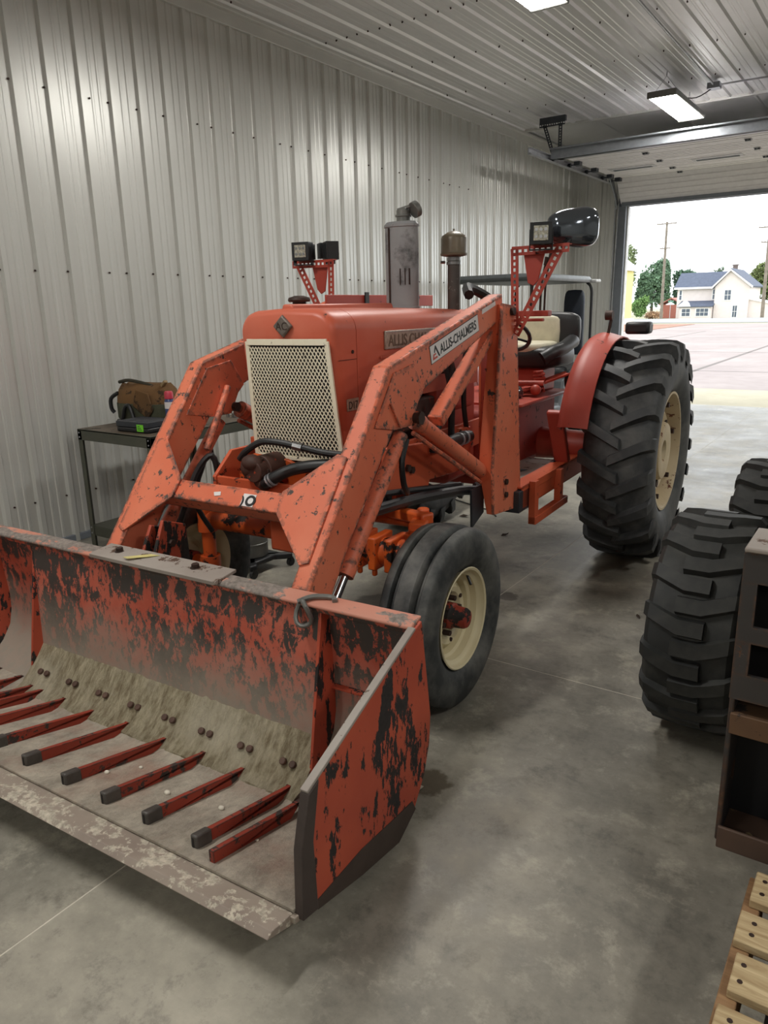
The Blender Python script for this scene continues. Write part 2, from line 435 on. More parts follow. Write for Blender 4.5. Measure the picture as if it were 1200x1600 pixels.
struct(MB().box(DX0 - .005, DX0 + .012, YD + .05, YD + .17, 0, DZ - .01).build('trim_4', plain('weather_strip', lin(236, 236, 236), .6), bevel=.002), 'white weather strip on the door jamb')
# overhead door, raised
door = struct(empty('door_1', (-1.485, 11.3, 3.45)), 'raised white sectional overhead door under the ceiling')
def dpart(mb, name, m, bevel=.004):
    o = mb.build(name, m, None, bevel=bevel); o.parent = door; o.matrix_parent_inverse = Matrix.Translation((1.485, -11.3, -3.45)); return o
def dsub(mb, name, m, par, bevel=.002):
    o = mb.build(name, m, None, bevel=bevel); o.parent = par; return o
ex = (DX0 - .08, DX1 + .08)
secs = [(9.92, 10.55), (10.555, 11.215), (11.22, 11.90), (11.905, 12.33)]
zt = 3.47
first = None
for a, b in secs:
    p = dpart(MB().box(ex[0], ex[1], a, b, zt, zt + .05), 'panel', M['doorwhite'])
    k = int((b - a) / .11)
    for q in range(1, k):
        y = a + (b - a) * q / k
        dsub(MB().box(ex[0] + .02, ex[1] - .02, y - .004, y + .004, zt - .004, zt + .004), 'pressed_line', M['doorwhite'], p, 0)
# last section leans down over the header
tp = [(12.335, zt), (12.62, 3.13), (12.655, 3.15), (12.38, zt + .05)]
p = dpart(MB().prism(tp, 'x', ex[0], ex[1]), 'panel', M['doorwhite'])
for q in (.2, .4, .6, .8):
    y, z = 12.335 + .285 * q, zt - .34 * q
    dsub(MB().bar((ex[0] + .02, y, z), (ex[1] - .02, y, z), .010, .012, (0, .77, .64)), 'pressed_line', M['doorwhite'], p, 0)
dpart(MB().box(ex[0] + .02, ex[1] - .02, 12.60, 12.67, 3.09, 3.15), 'bottom_seal', M['jamb'])
# stiffening strut across the leading edge
dpart(MB().box(ex[0] - .06, ex[1], 9.86, 9.93, 3.42, 3.535).box(ex[0] - .06, ex[1], 9.80, 9.93, 3.525, 3.545).box(ex[0] - .06, ex[1], 9.88, 9.99, 3.42, 3.436), 'strut', M['galvbeam'])
for x in (-3.10, -1.89, -.68, .5):
    for y in (10.55, 11.215, 11.90, 12.33):
        h = dpart(MB().box(x - .04, x + .04, y - .05, y + .05, zt - .008, zt).cyl((x - .035, y, zt - .016), (x + .035, y, zt - .016), .012, n=8), 'hinge', M['zinc'], .002)
        dsub(MB().box(x - .03, x - .012, y - .04, y + .04, zt - .022, zt - .006).box(x + .012, x + .03, y - .04, y + .04, zt - .022, zt - .006), 'hinge_leaf', M['darksteel'], h, 0)
for x0 in (-3.92, -2.78, -1.6, -.42):
    lp = dpart(MB().box(x0 + .03, x0 + .67, 11.42, 11.66, zt - .006, zt + .001), 'window_light', plain('door_lite_frame', lin(196, 196, 200), .4))
    dsub(MB().box(x0 + .08, x0 + .62, 11.54, 11.62, zt - .012, zt - .003), 'pane', plain('door_lite_pane', lin(104, 116, 124), .1), lp, 0)
# track with rollers
tk = MB()
tx = DX0 - .16
tk.tube([(tx, 9.25, 3.41), (tx, 10.5, 3.41), (tx, 12.0, 3.41), (tx, 12.35, 3.38), (tx, 12.54, 3.25), (tx, 12.60, 3.0), (tx, 12.60, 1.5), (tx, 12.60, .05)], .011, 6, 4)
tk.box(tx - .028, tx - .02, 9.25, 12.2, 3.40, 3.47).box(tx - .028, tx + .03, 9.25, 12.2, 3.398, 3.404).box(tx - .028, tx + .02, 9.25, 12.2, 3.47, 3.476)
dpart(tk, 'track', M['zinc'], 0)
dpart(MB().prism([(12.15, 3.48), (12.25, 3.56), (12.66, 3.16), (12.6, 3.05), (12.5, 3.2)], 'x', tx + .015, tx + .03), 'flag_bracket', M['galvbeam'])
for y in (9.96, 10.55, 11.215, 11.90, 12.28):
    dpart(MB().cyl((tx - .01, y, 3.436), (tx + .03, y, 3.436), .026, n=14).cyl((tx + .03, y, 3.436), (tx + .16, y, 3.436), .007, n=8).box(tx + .09, tx + .17, y - .05, y + .05, 3.42, 3.47), 'roller', M['darksteel'], 0)
dpart(MB().tube([(tx + .05, 12.62, 3.15), (tx + .045, 12.60, 2.6), (tx + .03, 12.60, 1.6), (tx + .03, 12.6, .3)], .008, 6), 'lift_cable', M['zinc'], 0)
# perforated hanger for the track
def ladder(mb, p0, p1, w, side, t=.003, slot=.03):
    p0, p1, side = Vector(p0), Vector(p1), Vector(side).normalized(); d = p1 - p0; L = d.length; d.normalize(); nrm = d.cross(side).normalized()
    for s_ in (-1, 1):
        mb.bar(p0 + side * s_ * w * .33, p1 + side * s_ * w * .33, t, w * .34, side)
    k = max(2, int(L / slot))
    for i in range(k + 1):
        c = p0 + d * (L * i / k); e = slot * .22
        a, b = (c - d * e if i else c), (c + d * e if i < k else c)
        if i == 0: a, b = c, c + d * e
        if i == k: a, b = c - d * e, c
        mb.bar(a, b, t, w * .4, side)
    return mb
hg = empty('track_hanger', (-4.15, 10.0, ZC)); tag(hg, 'dark perforated angle hanger bolted from ceiling to door track', 'bracket')
def hp(mb, n): o = mb.build(n, M['darksteel'], None); o.parent = hg; o.matrix_parent_inverse = Matrix.Translation((4.15, -10.0, -ZC)); return o
hp(ladder(MB(), (-4.33, 9.98, 3.86), (-3.98, 9.98, 3.86), .05, (0, 0, 1)).box(-4.33, -3.98, 9.98, 10.03, 3.885, 3.95), 'cross_angle')
hp(ladder(MB(), (-4.26, 9.98, 3.86), (-4.13, 9.98, 3.50), .05, (1, 0, 0)), 'strap')
hp(ladder(MB(), (-4.04, 9.98, 3.86), (-4.04, 9.98, 3.53), .05, (1, 0, 0)), 'strap')

# ---- ceiling lights
def emis(name, c, s):
    m = bpy.data.materials.new(name); m.use_nodes = True; t = m.node_tree; t.nodes.clear()
    e = t.nodes.new('ShaderNodeEmission'); e.inputs[0].default_value = c; e.inputs[1].default_value = s
    o = t.nodes.new('ShaderNodeOutputMaterial'); t.links.new(e.outputs[0], o.inputs[0]); return m
M['led'] = emis('led_diffuser', (1, .975, .925, 1), LAMP)
def lamp(x, y, label):
    L = empty('ceiling_light', (x, y, 3.70)); tag(L, label, 'light', 'led high bay lights')
    MB().box(-.15, .15, -.66, .66, .0, .055).build('housing', M['greymetal'], L, bevel=.01)
    for ya_ in (-.665, .64): MB().box(-.15, .15, ya_, ya_ + .025, -.012, .05).build('end_cap', M['greymetal'], L, bevel=.006)
    MB().add([(-.135, -.635, -.004), (.135, -.635, -.004), (.135, .635, -.004), (-.135, .635, -.004)], [(3, 2, 1, 0)]).build('diffuser', M['led'], L, smooth=0, fix=False)
    for yy in (-.5, .5):
        MB().tube([(-.13, yy, .055), (0, yy, .22), (.13, yy, .055)], .0025, 5, 1).cyl((0, yy, .22), (0, yy, .262), .006, n=6).build('hanging_wire', M['zinc'], L)
lamp(-2.47, 9.49, 'bright rectangular LED light hanging nearest the overhead door')
lamp(-2.47, 5.15, 'bright rectangular LED light cut off by the top edge of the photo')
for x, y, w_ in ((-2.47, .8, 'LED light above the loader bucket, outside the photo'), (-2.47, -3.6, 'LED light on the left behind the photographer'), (2.2, .8, 'LED light above the pallet, outside the photo'),
                 (2.2, -3.6, 'LED light on the right behind the photographer'), (2.2, 5.15, 'LED light above the skid loader, outside the photo'), (2.2, 9.49, 'LED light right of the overhead door, outside the photo')):
    lamp(x, y, w_)  # unseen fixtures added to light the near side of the shop
cdt = empty('wiring_conduit', (-2.15, 9.72, 3.92)); tag(cdt, 'thin grey electrical conduit with junction box on the ceiling', 'conduit')
def cpart(mb, n, m): o = mb.build(n, m, None); o.parent = cdt; o.matrix_parent_inverse = Matrix.Translation((2.15, -9.72, -3.92)); return o
cpart(MB().box(-2.21, -2.08, 9.66, 9.78, 3.885, 3.945), 'junction_box', M['galvbeam'])
cpart(MB().cyl((-2.145, 9.68, 3.925), (-2.09, 4.0, 3.925), .011, n=8), 'conduit', M['zinc'])
cpart(MB().cyl((-2.1, 9.72, 3.92), (1.9, 9.85, 3.92), .010, n=8), 'conduit', M['zinc'])
cpart(MB().tube([(-2.16, 9.72, 3.90), (-2.3, 9.6, 3.80), (-2.42, 9.3, 3.77)], .006, 6), 'cord', M['hose'])

# ================================================================ THE TRACTOR   (u right, v rearward, w up)
TR = empty('tractor', (-2.17, 2.456, 0), math.radians(3.0))
tag(TR, 'old orange farm tractor with front loader bucket parked in the middle of the shop', 'tractor')
T = TR

# ---- hood and nose
def ringp(hw, top, bot, r, n=6):
    pts = [(-hw, bot), (-hw, top - r)]
    pts += [(-hw + r - r * math.cos(PI / 2 * i / n), top - r + r * math.sin(PI / 2 * i / n)) for i in range(1, n)]
    pts += [(-hw + r, top + .004), (0, top + .012), (hw - r, top + .004)]
    pts += [(hw - r + r * math.sin(PI / 2 * i / n), top - r + r * math.cos(PI / 2 * i / n)) for i in range(1, n)]
    pts += [(hw, top - r), (hw, bot)]
    return pts
lean = lambda w: .055 * (1.60 - w) / .6
def nose_ring(v, sc_, dz=0):
    return [(u * sc_, v + lean(w), 1.3 + (w - 1.3) * sc_ + dz) for u, w in ringp(.252, 1.602, .985, .085)]
nose = MB().loft([nose_ring(-.056, .915), nose_ring(-.050, .95), nose_ring(-.034, .985), nose_ring(-.008, 1.0), nose_ring(.03, 1.0)] +
                 [[(u, .116, w) for u, w in ringp(.252, 1.602, .985, .085)]])
nose = nose.build('nose_cowl', M['hood'], T, smooth=35)
hr = lambda v, hw, top, bot: [(u, v, w) for u, w in ringp(hw, top, bot, .085)]
hood = MB().loft([hr(.120, .252, 1.602, 1.19), hr(.7, .256, 1.598, 1.19), hr(1.34, .256, 1.585, 1.19)]).build('hood', M['hood'], T, smooth=35)
MB().prism([(-.035, 1.60), (-.025, 1.63), (.025, 1.63), (.035, 1.60)], 'y', -.02, .80).build('hood_ridge', M['hood'], T, bevel=.008)
MB().box(.254, .262, .30, .92, 1.385, 1.40).build('pressed_bead', M['hood'], hood, bevel=.006)
MB().box(.2515, .2545, -.02, .115, 1.398, 1.400).build('seam', M['bolt'], nose)
MB().cyl((.250, .085, 1.43), (.256, .085, 1.43), .008, n=8).build('screw', M['bolt'], nose)
# radiator cap
MB().cyl((-.055, .135, 1.60), (-.055, .135, 1.64), .03, n=16).lathe([(1.640, .046), (1.648, .05), (1.658, .046), (1.666, .02)], (-.055, .135, 0), 'z', 20).build('radiator_cap', M['bolt'], T)
# grille
gu = lambda u, w: u * (1 + .12 * (1.475 - w) / .5) + .012
gv = lambda u, w: -.054 + lean(w) - .012 * (1 - (u / .215) ** 2)
W0, W1, GW = .975, 1.466, .208
bk = MB()
nb = 8
for i in range(nb):
    a, b = -GW + 2 * GW * i / nb, -GW + 2 * GW * (i + 1) / nb
    bk.add([(gu(a, W0), gv(a, W0) - .006, W0), (gu(b, W0), gv(b, W0) - .006, W0), (gu(b, W1), gv(b, W1) - .006, W1), (gu(a, W1), gv(a, W1) - .006, W1)], [(0, 1, 2, 3)])
bk.build('radiator_core', M['radiator'], T, smooth=60, fix=False)
px, pz = .0178, .0275
nu, nw = int(2 * GW / (px / 2)), int((W1 - W0) / (pz / 2))
gm = MB()
def gp(i, j):
    u = -GW + i * px / 2; w = W0 + j * pz / 2; return Vector((gu(u, w), gv(u, w) - .016, w))
for j in range(nw):
    for i in range(nu + 1):
        if (i + j) % 2: continue
        for di in (-1, 1):
            if 0 <= i + di <= nu:
                gm.bar(gp(i, j), gp(i + di, j + 1), .0038, .0030, (0, 1, 0))
gm.build('grille_mesh', M['grille'], T, smooth=0, fix=False)
fr = MB()
def strip(pts, wd):
    for a, b in zip(pts, pts[1:]): fr.bar(a, b, wd, .010, (0, 1, 0))
q = lambda u, w: Vector((gu(u, w), gv(u, w) - .016, w))
gx = GW + .004
strip([q(-gx, W1 + .008)] + [q(-gx + 2 * gx * i / 8, W1 + .010) for i in range(9)], .026)
strip([q(gx, W1 + .012), q(gx, 1.3), q(gx, 1.15), q(gx, W0)], .020)
strip([q(-gx, W1 + .012), q(-gx, 1.3), q(-gx, 1.15), q(-gx, W0)], .020)
strip([q(-gx + 2 * gx * i / 8, W0 - .004) for i in range(9)], .016)
fr.build('grille_frame', M['grille'], T, bevel=.003)
# diamond emblem
em = MB(); c = Vector((.002, -.056, 1.541))
em.add([c + Vector(p) for p in ((0, 0, .05), (.054, .0, 0), (0, 0, -.05), (-.054, 0, 0), (0, -.012, .042), (.046, -.012, 0), (0, -.012, -.042), (-.046, -.012, 0))],
       [(0, 1, 2, 3), (4, 7, 6, 5), (0, 4, 5, 1), (1, 5, 6, 2), (2, 6, 7, 3), (3, 7, 4, 0)])
eo = em.build('emblem', plain('rusty_emblem', lin(116, 106, 98), .5, .3, .3, 60), T, bevel=.004)
text('AC', .045, frame((-.030, -.068, 1.526), (1, 0, 0), (0, 0, 1)), 'lettering', M['bolt'], eo, .001)
# hood badge
bp = MB().box(.254, .263, .337, .98, 1.424, 1.506).build('name_badge', M['badge'], T, bevel=.003)
text('ALLIS CHALMERS', .072, frame((.2632, .362, 1.438), (0, 1, 0), (0, 0, 1)), 'lettering', plain('badge_letters', lin(112, 100, 86), .5, .2), bp, .0012, 1.0, .001)
MB().box(.2625, .2645, .345, .972, 1.498, 1.501).box(.2625, .2645, .345, .972, 1.429, 1.432).build('badge_rim', M['zinc'], bp)
bp = MB().box(.2525, .258, .026, .115, 1.184, 1.236).build('model_badge', M['badge'], T, bevel=.003)
text('D17', .046, frame((.2584, .034, 1.193), (0, 1, 0), (0, 0, 1)), 'lettering', M['ink'], bp, .0008, .88)
# muffler
mf = MB()
def oval(z, a, b, n=28): return [(a * math.cos(2 * PI * k / n), .95 + b * math.sin(2 * PI * k / n), z) for k in range(n)]
mf.loft([oval(1.592, .098, .062), oval(1.61, .098, .062), oval(1.612, .094, .058), oval(2.004, .094, .058), oval(2.005, .099, .063), oval(2.016, .099, .063), oval(2.03, .085, .05)])
mo = mf.build('muffler', M['muffler'], T, smooth=40)
MB().cyl((-.045, .896, 1.62), (-.045, .896, 2.0), .0055, n=6).build('seam', M['bolt'], mo)
for uu in (.02, .045, .066): MB().box(uu, uu + .003, .882 + uu * .28, .896 + uu * .28, 1.72, 1.80).build('rust_streak_slot', M['bolt'], mo)
MB().lathe([(2.02, .036), (2.052, .036), (2.054, .042), (2.062, .042), (2.064, .036), (2.085, .036)], (.012, .95, 0), 'z', 20).build('outlet_neck', M['greymetal'], mo)
fl = MB().cyl((.075, .94, 2.078), (.088, .962, 2.09), .040, n=20).bar((-.02, .95, 2.088), (.07, .95, 2.105), .02, .014).cyl((.03, .925, 2.085), (.03, .975, 2.085), .01, n=8)
fl.build('rain_flap', M['greymetal'], mo, bevel=.002)
# air pre-cleaner
pc = MB().lathe([(1.50, .034), (1.845, .034)], (.15, 1.25, 0), 'z', 20).build('intake_pipe', paint('rusty_pipe', lin(92, 86, 80), lin(72, 66, 62), lin(150, 146, 140), .6, 22, .6), T)
MB().lathe([(1.845, .037), (1.862, .037)], (.15, 1.25, 0), 'z', 20).cyl((.11, 1.225, 1.838), (.09, 1.21, 1.838), .008, n=8).lathe([(1.825, .039), (1.84, .039)], (.15, 1.25, 0), 'z', 20).build('clamp', M['steel'], pc)
MB().lathe([(1.866, .045), (1.872, .071), (1.882, .073), (1.884, .069), (1.958, .069), (1.972, .064), (1.99, .035), (1.997, .012)], (.15, 1.25, 0), 'z', 26).cyl((.15, 1.25, 1.995), (.15, 1.25, 2.008), .006, n=8).build('precleaner_bowl', M['tan'], pc, smooth=40)

# ---- loader arms
F = Vector((0, -.622, -.783))
arm_poly = [(-.085, 1.387), (-.66, .663), (-.668, .60), (-.60, .50), (-.53, .58), (-.379, .777), (-.061, 1.136), (.077, 1.135), (.134, 1.228), (.179, 1.264), (1.03, 1.548), (1.02, 1.662)]
def make_arm(sgn):
    a, b = (.458, .535)
    o = MB().prism(arm_poly, 'x', sgn * a, sgn * b).build('loader_arm', M['arm'], T, bevel=.008, seg=2)
    # welded knee plate and stiffener
    kp = [(-.060, 1.36), (-.21, 1.165), (-.061, 1.136), (.077, 1.135), (.134, 1.228), (.179, 1.264), (.10, 1.385)]
    uu = (.535, .541) if sgn > 0 else (-.458, -.452)
    MB().prism(kp, 'x', *uu).build('knee_plate', M['arm'], o, bevel=.002)
    MB().cyl((sgn * .43, .10, 1.165), (sgn * .565, .10, 1.165), .022, n=14).cyl((sgn * .565, .10, 1.165), (sgn * .575, .10, 1.165), .03, n=6).build('pivot_pin', M['bolt'], o)
    return o
armR = make_arm(1); armL = make_arm(-1)
MB().cyl((-.432, .045, 1.27), (-.432, -.127, .994), .016, n=10).build('stiffener_bar', M['arm'], armL, bevel=.006)
MB().bar((.545, -.10, 1.245), (.545, -.03, 1.145), .006, .012, (1, 0, 0)).build('weld_bead', M['arm'], armR)
# cross tube with corner gussets, in the plane of the arm fronts
def fpt(u, t, off=0): return (u, -.085 - .622 * t - .783 * off, 1.387 - .783 * t + .622 * off)
ct = MB()
for (t0, t1, off0, off1) in ((.575, .66, -.11, -.002),):
    v = [fpt(u, t, o_) for u in (-.455, .455) for (t, o_) in ((t0, off0), (t1, off0), (t1, off1), (t0, off1))]
    ct.add(v, [(0, 1, 2, 3), (7, 6, 5, 4), (0, 4, 5, 1), (1, 5, 6, 2), (2, 6, 7, 3), (3, 7, 4, 0)])
cto = ct.build('cross_tube', M['arm'], T, bevel=.006)
for s_ in (-1, 1):
    pts = [(.50, .405), (.455, .395), (.27, .575), (.275, .66), (.465, .845), (.50, .83)]
    v = [fpt(s_ * u, t, o_) for o_ in (.0, .009) for u, t in pts]; n = len(pts)
    MB().add(v, [tuple(range(n)), tuple(range(n, 2 * n))[::-1]] + [(i, (i + 1) % n, n + (i + 1) % n, n + i) for i in range(n)]).build('gusset', M['arm'], T, bevel=.002)
# torn sticker on the cross tube
v = [fpt(u, t, .0008) for u, t in ((.086, .60), (.150, .60), (.150, .652), (.086, .652))] + [fpt(u, t, -.001) for u, t in ((.086, .60), (.150, .60), (.150, .652), (.086, .652))]
stk = MB().add(v, [(0, 1, 2, 3), (4, 5, 6, 7), (0, 1, 5, 4), (1, 2, 6, 5), (2, 3, 7, 6), (3, 0, 4, 7)]).build('torn_sticker', M['white'], T, smooth=0)
mm = frame(fpt(.106, .648, .0012), (1, 0, 0), (0, .622, .783))
text('O', .060, mm, 'lettering', M['ink'], stk, .0006, 1.0, .0025)
mm = frame(fpt(.084, .648, .0012), (1, 0, 0), (0, .622, .783))
text(')', .050, mm, 'lettering', M['ink'], stk, .0006, 1.0, .002)
v = [fpt(u, t, .0006) for u, t in ((-.07, .612), (-.035, .606), (-.03, .622), (-.06, .628))]
MB().add(v + [(a, b + .001, c_ - .001) for a, b, c_ in v], [(0, 1, 2, 3), (4, 5, 6, 7), (0, 1, 5, 4), (1, 2, 6, 5), (2, 3, 7, 6), (3, 0, 4, 7)]).build('sticker_scrap', M['white'], cto, smooth=0)
# side decal
dv = Vector((0, .708 - .233, 1.560 - 1.437)); du = dv.normalized(); dn = Vector((0, -du.z, du.y))
o0 = Vector((.5412, .262, 1.371))
def decal_poly(a0, a1, b0, b1, uu, sh=0): return [(uu, *(o0 + du * a + dn * b)[1:]) for a, b in ((a0, b0), (a1, b0), (a1 - sh, b1), (a0 - sh, b1))]
def slab(poly, t):
    v = poly + [(p[0] - t, p[1], p[2]) for p in poly]; n = len(poly)
    return MB().add(v, [tuple(range(n)), tuple(range(n, 2 * n))[::-1]] + [(i, (i + 1) % n, n + (i + 1) % n, n + i) for i in range(n)])
dbk = slab(decal_poly(-.003, .492, -.003, .077, .5365), .003).build('side_decal', M['ink'], T, smooth=0)
slab(decal_poly(0, .489, 0, .074, .5372), .002).build('decal_face', M['white'], dbk, smooth=0)
mt = Matrix(((0, 0, 1, .5376), (du.y, dn.y, 0, 0), (du.z, dn.z, 0, 0), (0, 0, 0, 1)))
def at(a, b): m = mt.copy(); pp = o0 + du * a + dn * b; m[1][3] = pp.y; m[2][3] = pp.z; return m
text('ALLIS-CHALMERS', .0575, at(.088, .017), 'lettering', M['ink'], dbk, .0004, .86, .0012)
def logo(pts, m): slab([(.5378, *(o0 + du * a + dn * b)[1:]) for a, b in pts], .001).build('logo', m, dbk, smooth=0)
logo([(.043, .066), (.050, .066), (.082, .012), (.070, .012), (.0465, .052)], M['ink'])
logo([(.0465, .052), (.043, .066), (.030, .040), (.036, .036)], M['ink'])
logo([(.022, .034), (.046, .034), (.046, .028), (.030, .028), (.026, .019), (.056, .019), (.056, .011), (.012, .011)], M['redink'])
sc2 = slab([(.5366, .772, 1.566), (.5366, .93, 1.606), (.5366, .925, 1.626), (.5366, .85, 1.606), (.5366, .772, 1.588)], .002).build('script_decal', M['white'], T, smooth=0)
# rear uprights
def post(sgn):
    P2 = [(.95, 1.615), (1.14, 1.60), (1.262, .512), (.88, .555), (.86, .80), (.895, 1.10)]
    o = MB().prism(P2, 'x', sgn * .552, sgn * .566).build('loader_post', M['arm'], T, bevel=.003)
    fl_ = [(.95, 1.61), (.95, 1.35), (.895, 1.10), (.86, .80), (.883, .555)]
    ui = [.485, .485, .49, .485, .525]
    MB().loft([[(sgn * ui[i], v_, w_), (sgn * .553, v_, w_), (sgn * .553, v_ + .012, w_), (sgn * ui[i], v_ + .012, w_)] for i, (v_, w_) in enumerate(fl_)]).build('front_flange', M['frame'], o, bevel=.002)
    MB().prism([(.96, 1.60), (1.13, 1.595), (1.2, .85), (.98, .85)], 'x', sgn * .432, sgn * .444).build('inner_plate', M['frame'], o, bevel=.002)
    MB().prism([(.78, .70), (.93, .70), (.93, .55), (.79, .50)], 'x', sgn * .475, sgn * .487).build('foot_plate', M['darksteel'], o)
    MB().box(sgn * .567 - .003, sgn * .567 + .003, 1.0, 1.04, .605, .735).build('bolt_strap', M['arm'], o, bevel=.002)
    for w in (.635, .705): MB().cyl((sgn * .568, 1.02, w), (sgn * .582, 1.02, w), .017, n=6).build('bolt', M['bolt'], o)
    for w in (1.575,): MB().cyl((sgn * .43, 1.06, w), (sgn * .585, 1.06, w), .02, n=12).build('pivot_pin', M['bolt'], o)
    return o
post(1); post(-1)
for s_ in (-1, 1):
    MB().bar((s_ * .48, 1.0, 1.49), (s_ * .48, .40, 1.105), .055, .07, (1, 0, 0)).build('diagonal_brace', M['arm'], T, bevel=.004)
    # lift cylinder
    c0, c1 = Vector((s_ * .495, .165, 1.15)), Vector((s_ * .495, 1.01, .715))
    d = (c1 - c0).normalized()
    lc = MB().cyl(c0 + d * .04, c1, .036, n=20).cyl(c0 + d * .02, c0 + d * .07, .041, n=20).build('lift_cylinder', M['arm'], T)
    MB().cyl(c0 - d * .05, c0 + d * .05, .02, n=12).build('piston_rod', M['chrome'], lc)
    off = Vector((0, .035, -.062)) * 1.0
    nrm = Vector((0, d.z, -d.y)); nrm = nrm if nrm.z < 0 else -nrm
    MB().cyl(c0 + nrm * .055 + d * .03, c1 + nrm * .055 - d * .02, .011, n=8).box(s_ * .495 - .018, s_ * .495 + .018, .985, 1.025, .64, .70).build('feed_pipe', M['arm'], lc)
    # bucket cylinder slung below the arm
    b0, b1 = Vector((s_ * .505, .045, 1.10)), Vector((s_ * .505, -.395, .625)); d2 = (b1 - b0).normalized()
    bc = MB().cyl(b0, b1, .031, n=18).cyl(b1 - d2 * .05, b1, .036, n=18).build('bucket_cylinder', M['arm'], T)
    MB().cyl(b1, b1 + d2 * .26, .018, n=14).build('piston_rod', M['chrome'], bc)
    MB().tube([(s_ * .53, .05, 1.08), (s_ * .535, .0, 1.0), (s_ * .53, .02, .90), (s_ * .5, .10, .84), (s_ * .42, .2, .82)], .013, 8).build('hydraulic_hose', M['hose'], T)
# hoses and hanging strap near the right post
MB().tube([(.40, .62, 1.43), (.42, .70, 1.30), (.40, .66, 1.15), (.38, .60, 1.02), (.36, .50, .95)], .016, 8).build('hydraulic_hose', M['hose'], T)
MB().tube([(.40, .95, 1.53), (.43, .82, 1.40), (.40, .86, 1.15), (.37, .96, .98), (.36, 1.0, .88)], .014, 8).build('hydraulic_hose', M['hose'], T)
MB().tube([(.36, .72, 1.38), (.38, .76, 1.2), (.36, .80, 1.0), (.34, .84, .86)], .018, 8).build('hydraulic_hose', M['hose'], T)
MB().tube([(-.44, -.32, .70), (-.42, -.22, .90), (-.37, -.16, .98), (-.36, -.14, .86), (-.40, -.10, .70)], .014, 8).build('hydraulic_hose', M['hose'], T)
MB().tube([(-.45, -.12, .60), (-.44, -.22, .78), (-.42, -.16, .95)], .012, 8).build('hydraulic_hose', M['hose'], T)
pp = MB().cyl((.40, .52, .962), (.40, .93, .952), .030, n=18).build('suction_pipe', M['black'], T)
for v_ in (.80, .86): MB().cyl((.40, v_, .953), (.40, v_ + .012, .953), .036, n=18).build('hose_clamp', M['zinc'], pp)
MB().tube([(.44, -.12, .80), (.43, .3, .76), (.43, .75, .70), (.44, .95, .66), (.40, 1.03, .66)], .026, 10).build('hydraulic_pipe', M['black'], T)
MB().tube([(.41, -.05, .85), (.41, .3, .80), (.41, .8, .72)], .014, 8).build('hydraulic_pipe', M['black'], T)
MB().tube([(.36, 1.0, 1.66), (.30, 1.12, 1.70), (.34, 1.3, 1.64), (.40, 1.2, 1.58)], .026, 8).build('hydraulic_hose', M['hose'], T)
# light brackets on the uprights
def light_bracket(sgn):
    br = MB(); v_ = 1.10
    a = lambda u, w: (sgn * u, v_, w)
    ladder(br, a(.572, 1.50), a(.560, 1.875), .040, (1, 0, 0), .004, .028)
    ladder(br, a(.545, 1.862), a(.838, 1.866), .042, (0, 0, 1), .004, .028)
    ladder(br, a(.575, 1.46), a(.79, 1.858), .045, (.8 * sgn, 0, -.5), .004, .030)
    br.box(min(sgn * .545, sgn * .838), max(sgn * .545, sgn * .838), v_, v_ + .04, 1.880, 1.885)
    o = br.build('light_bracket', M['red'], T)
    MB().prism([(sgn * .60, 1.85), (sgn * .71, 1.85), (sgn * .68, 1.72), (sgn * .655, 1.695), (sgn * .625, 1.71)], 'y', v_ + .02, v_ + .03).build('hanger_plate', M['red'], o, bevel=.003)
    return o
light_bracket(1); light_bracket(-1)
def led(c, yaw, s=1.0):
    L = MB().box(-.052, .052, -.045, .03, -.050, .050)
    for k in range(5): L.box(-.05, .05, .032 + k * .007, .035 + k * .007, -.042, .042)
    o = L.build('work_light', M['black'], T, bevel=.006); o.location = c; o.rotation_euler = (0, 0, yaw)
    ln = MB()
    ln.box(-.034, .034, -.049, -.044, -.034, .034)
    ln.build('lens', M['glasslens'], o, bevel=.002)
    for i in range(2):
        for k in range(3):
            MB().cyl((-.022 + .022 * k, -.048, -.016 + .032 * i), (-.022 + .022 * k, -.0505, -.016 + .032 * i), .008, n=10).build('reflector', M['chrome'], o)
    MB().box(-.056, -.052, -.02, .02, -.075, .02).box(.052, .056, -.02, .02, -.075, .02).box(-.056, .056, -.02, .02, -.075, -.07).build('mount', M['black'], o)
    return o
led((.712, 1.06, 1.932), .30); led((-.725, 1.06, 1.932), .25); led((-.61, 1.16, 1.935), 2.4)
# big black mirror shell on the right bracket
def superell(c, r, e=.5, n=28, m=16, rz=0, taper=.0):
    mb = MB(); v = []; f = []
    sp = lambda x, p: math.copysign(abs(x) ** p, x)
    for j in range(m + 1):
        ph = -PI / 2 + PI * j / m
        for k in range(n):
            t = 2 * PI * k / n
            x = r[0] * sp(math.cos(ph), e) * sp(math.cos(t), e); y = r[1] * sp(math.cos(ph), e) * sp(math.sin(t), e); z = r[2] * sp(math.sin(ph), e)
            z *= 1 - taper * x / r[0]
            v.append((c[0] + x * math.cos(rz) - y * math.sin(rz), c[1] + x * math.sin(rz) + y * math.cos(rz), c[2] + z))
    for j in range(m):
        for k in range(n): f.append((j * n + k, j * n + (k + 1) % n, (j + 1) * n + (k + 1) % n, (j + 1) * n + k))
    return mb.add(v, f)
mir = superell((.795, 1.27, 1.968), (.128, .085, .090), .62, rz=.30, taper=-.14).build('mirror_shell', M['gloss'], T, smooth=60)
MB().cyl((.80, 1.12, 1.87), (.81, 1.24, 1.93), .012, n=8).build('mirror_stem', M['black'], mir)

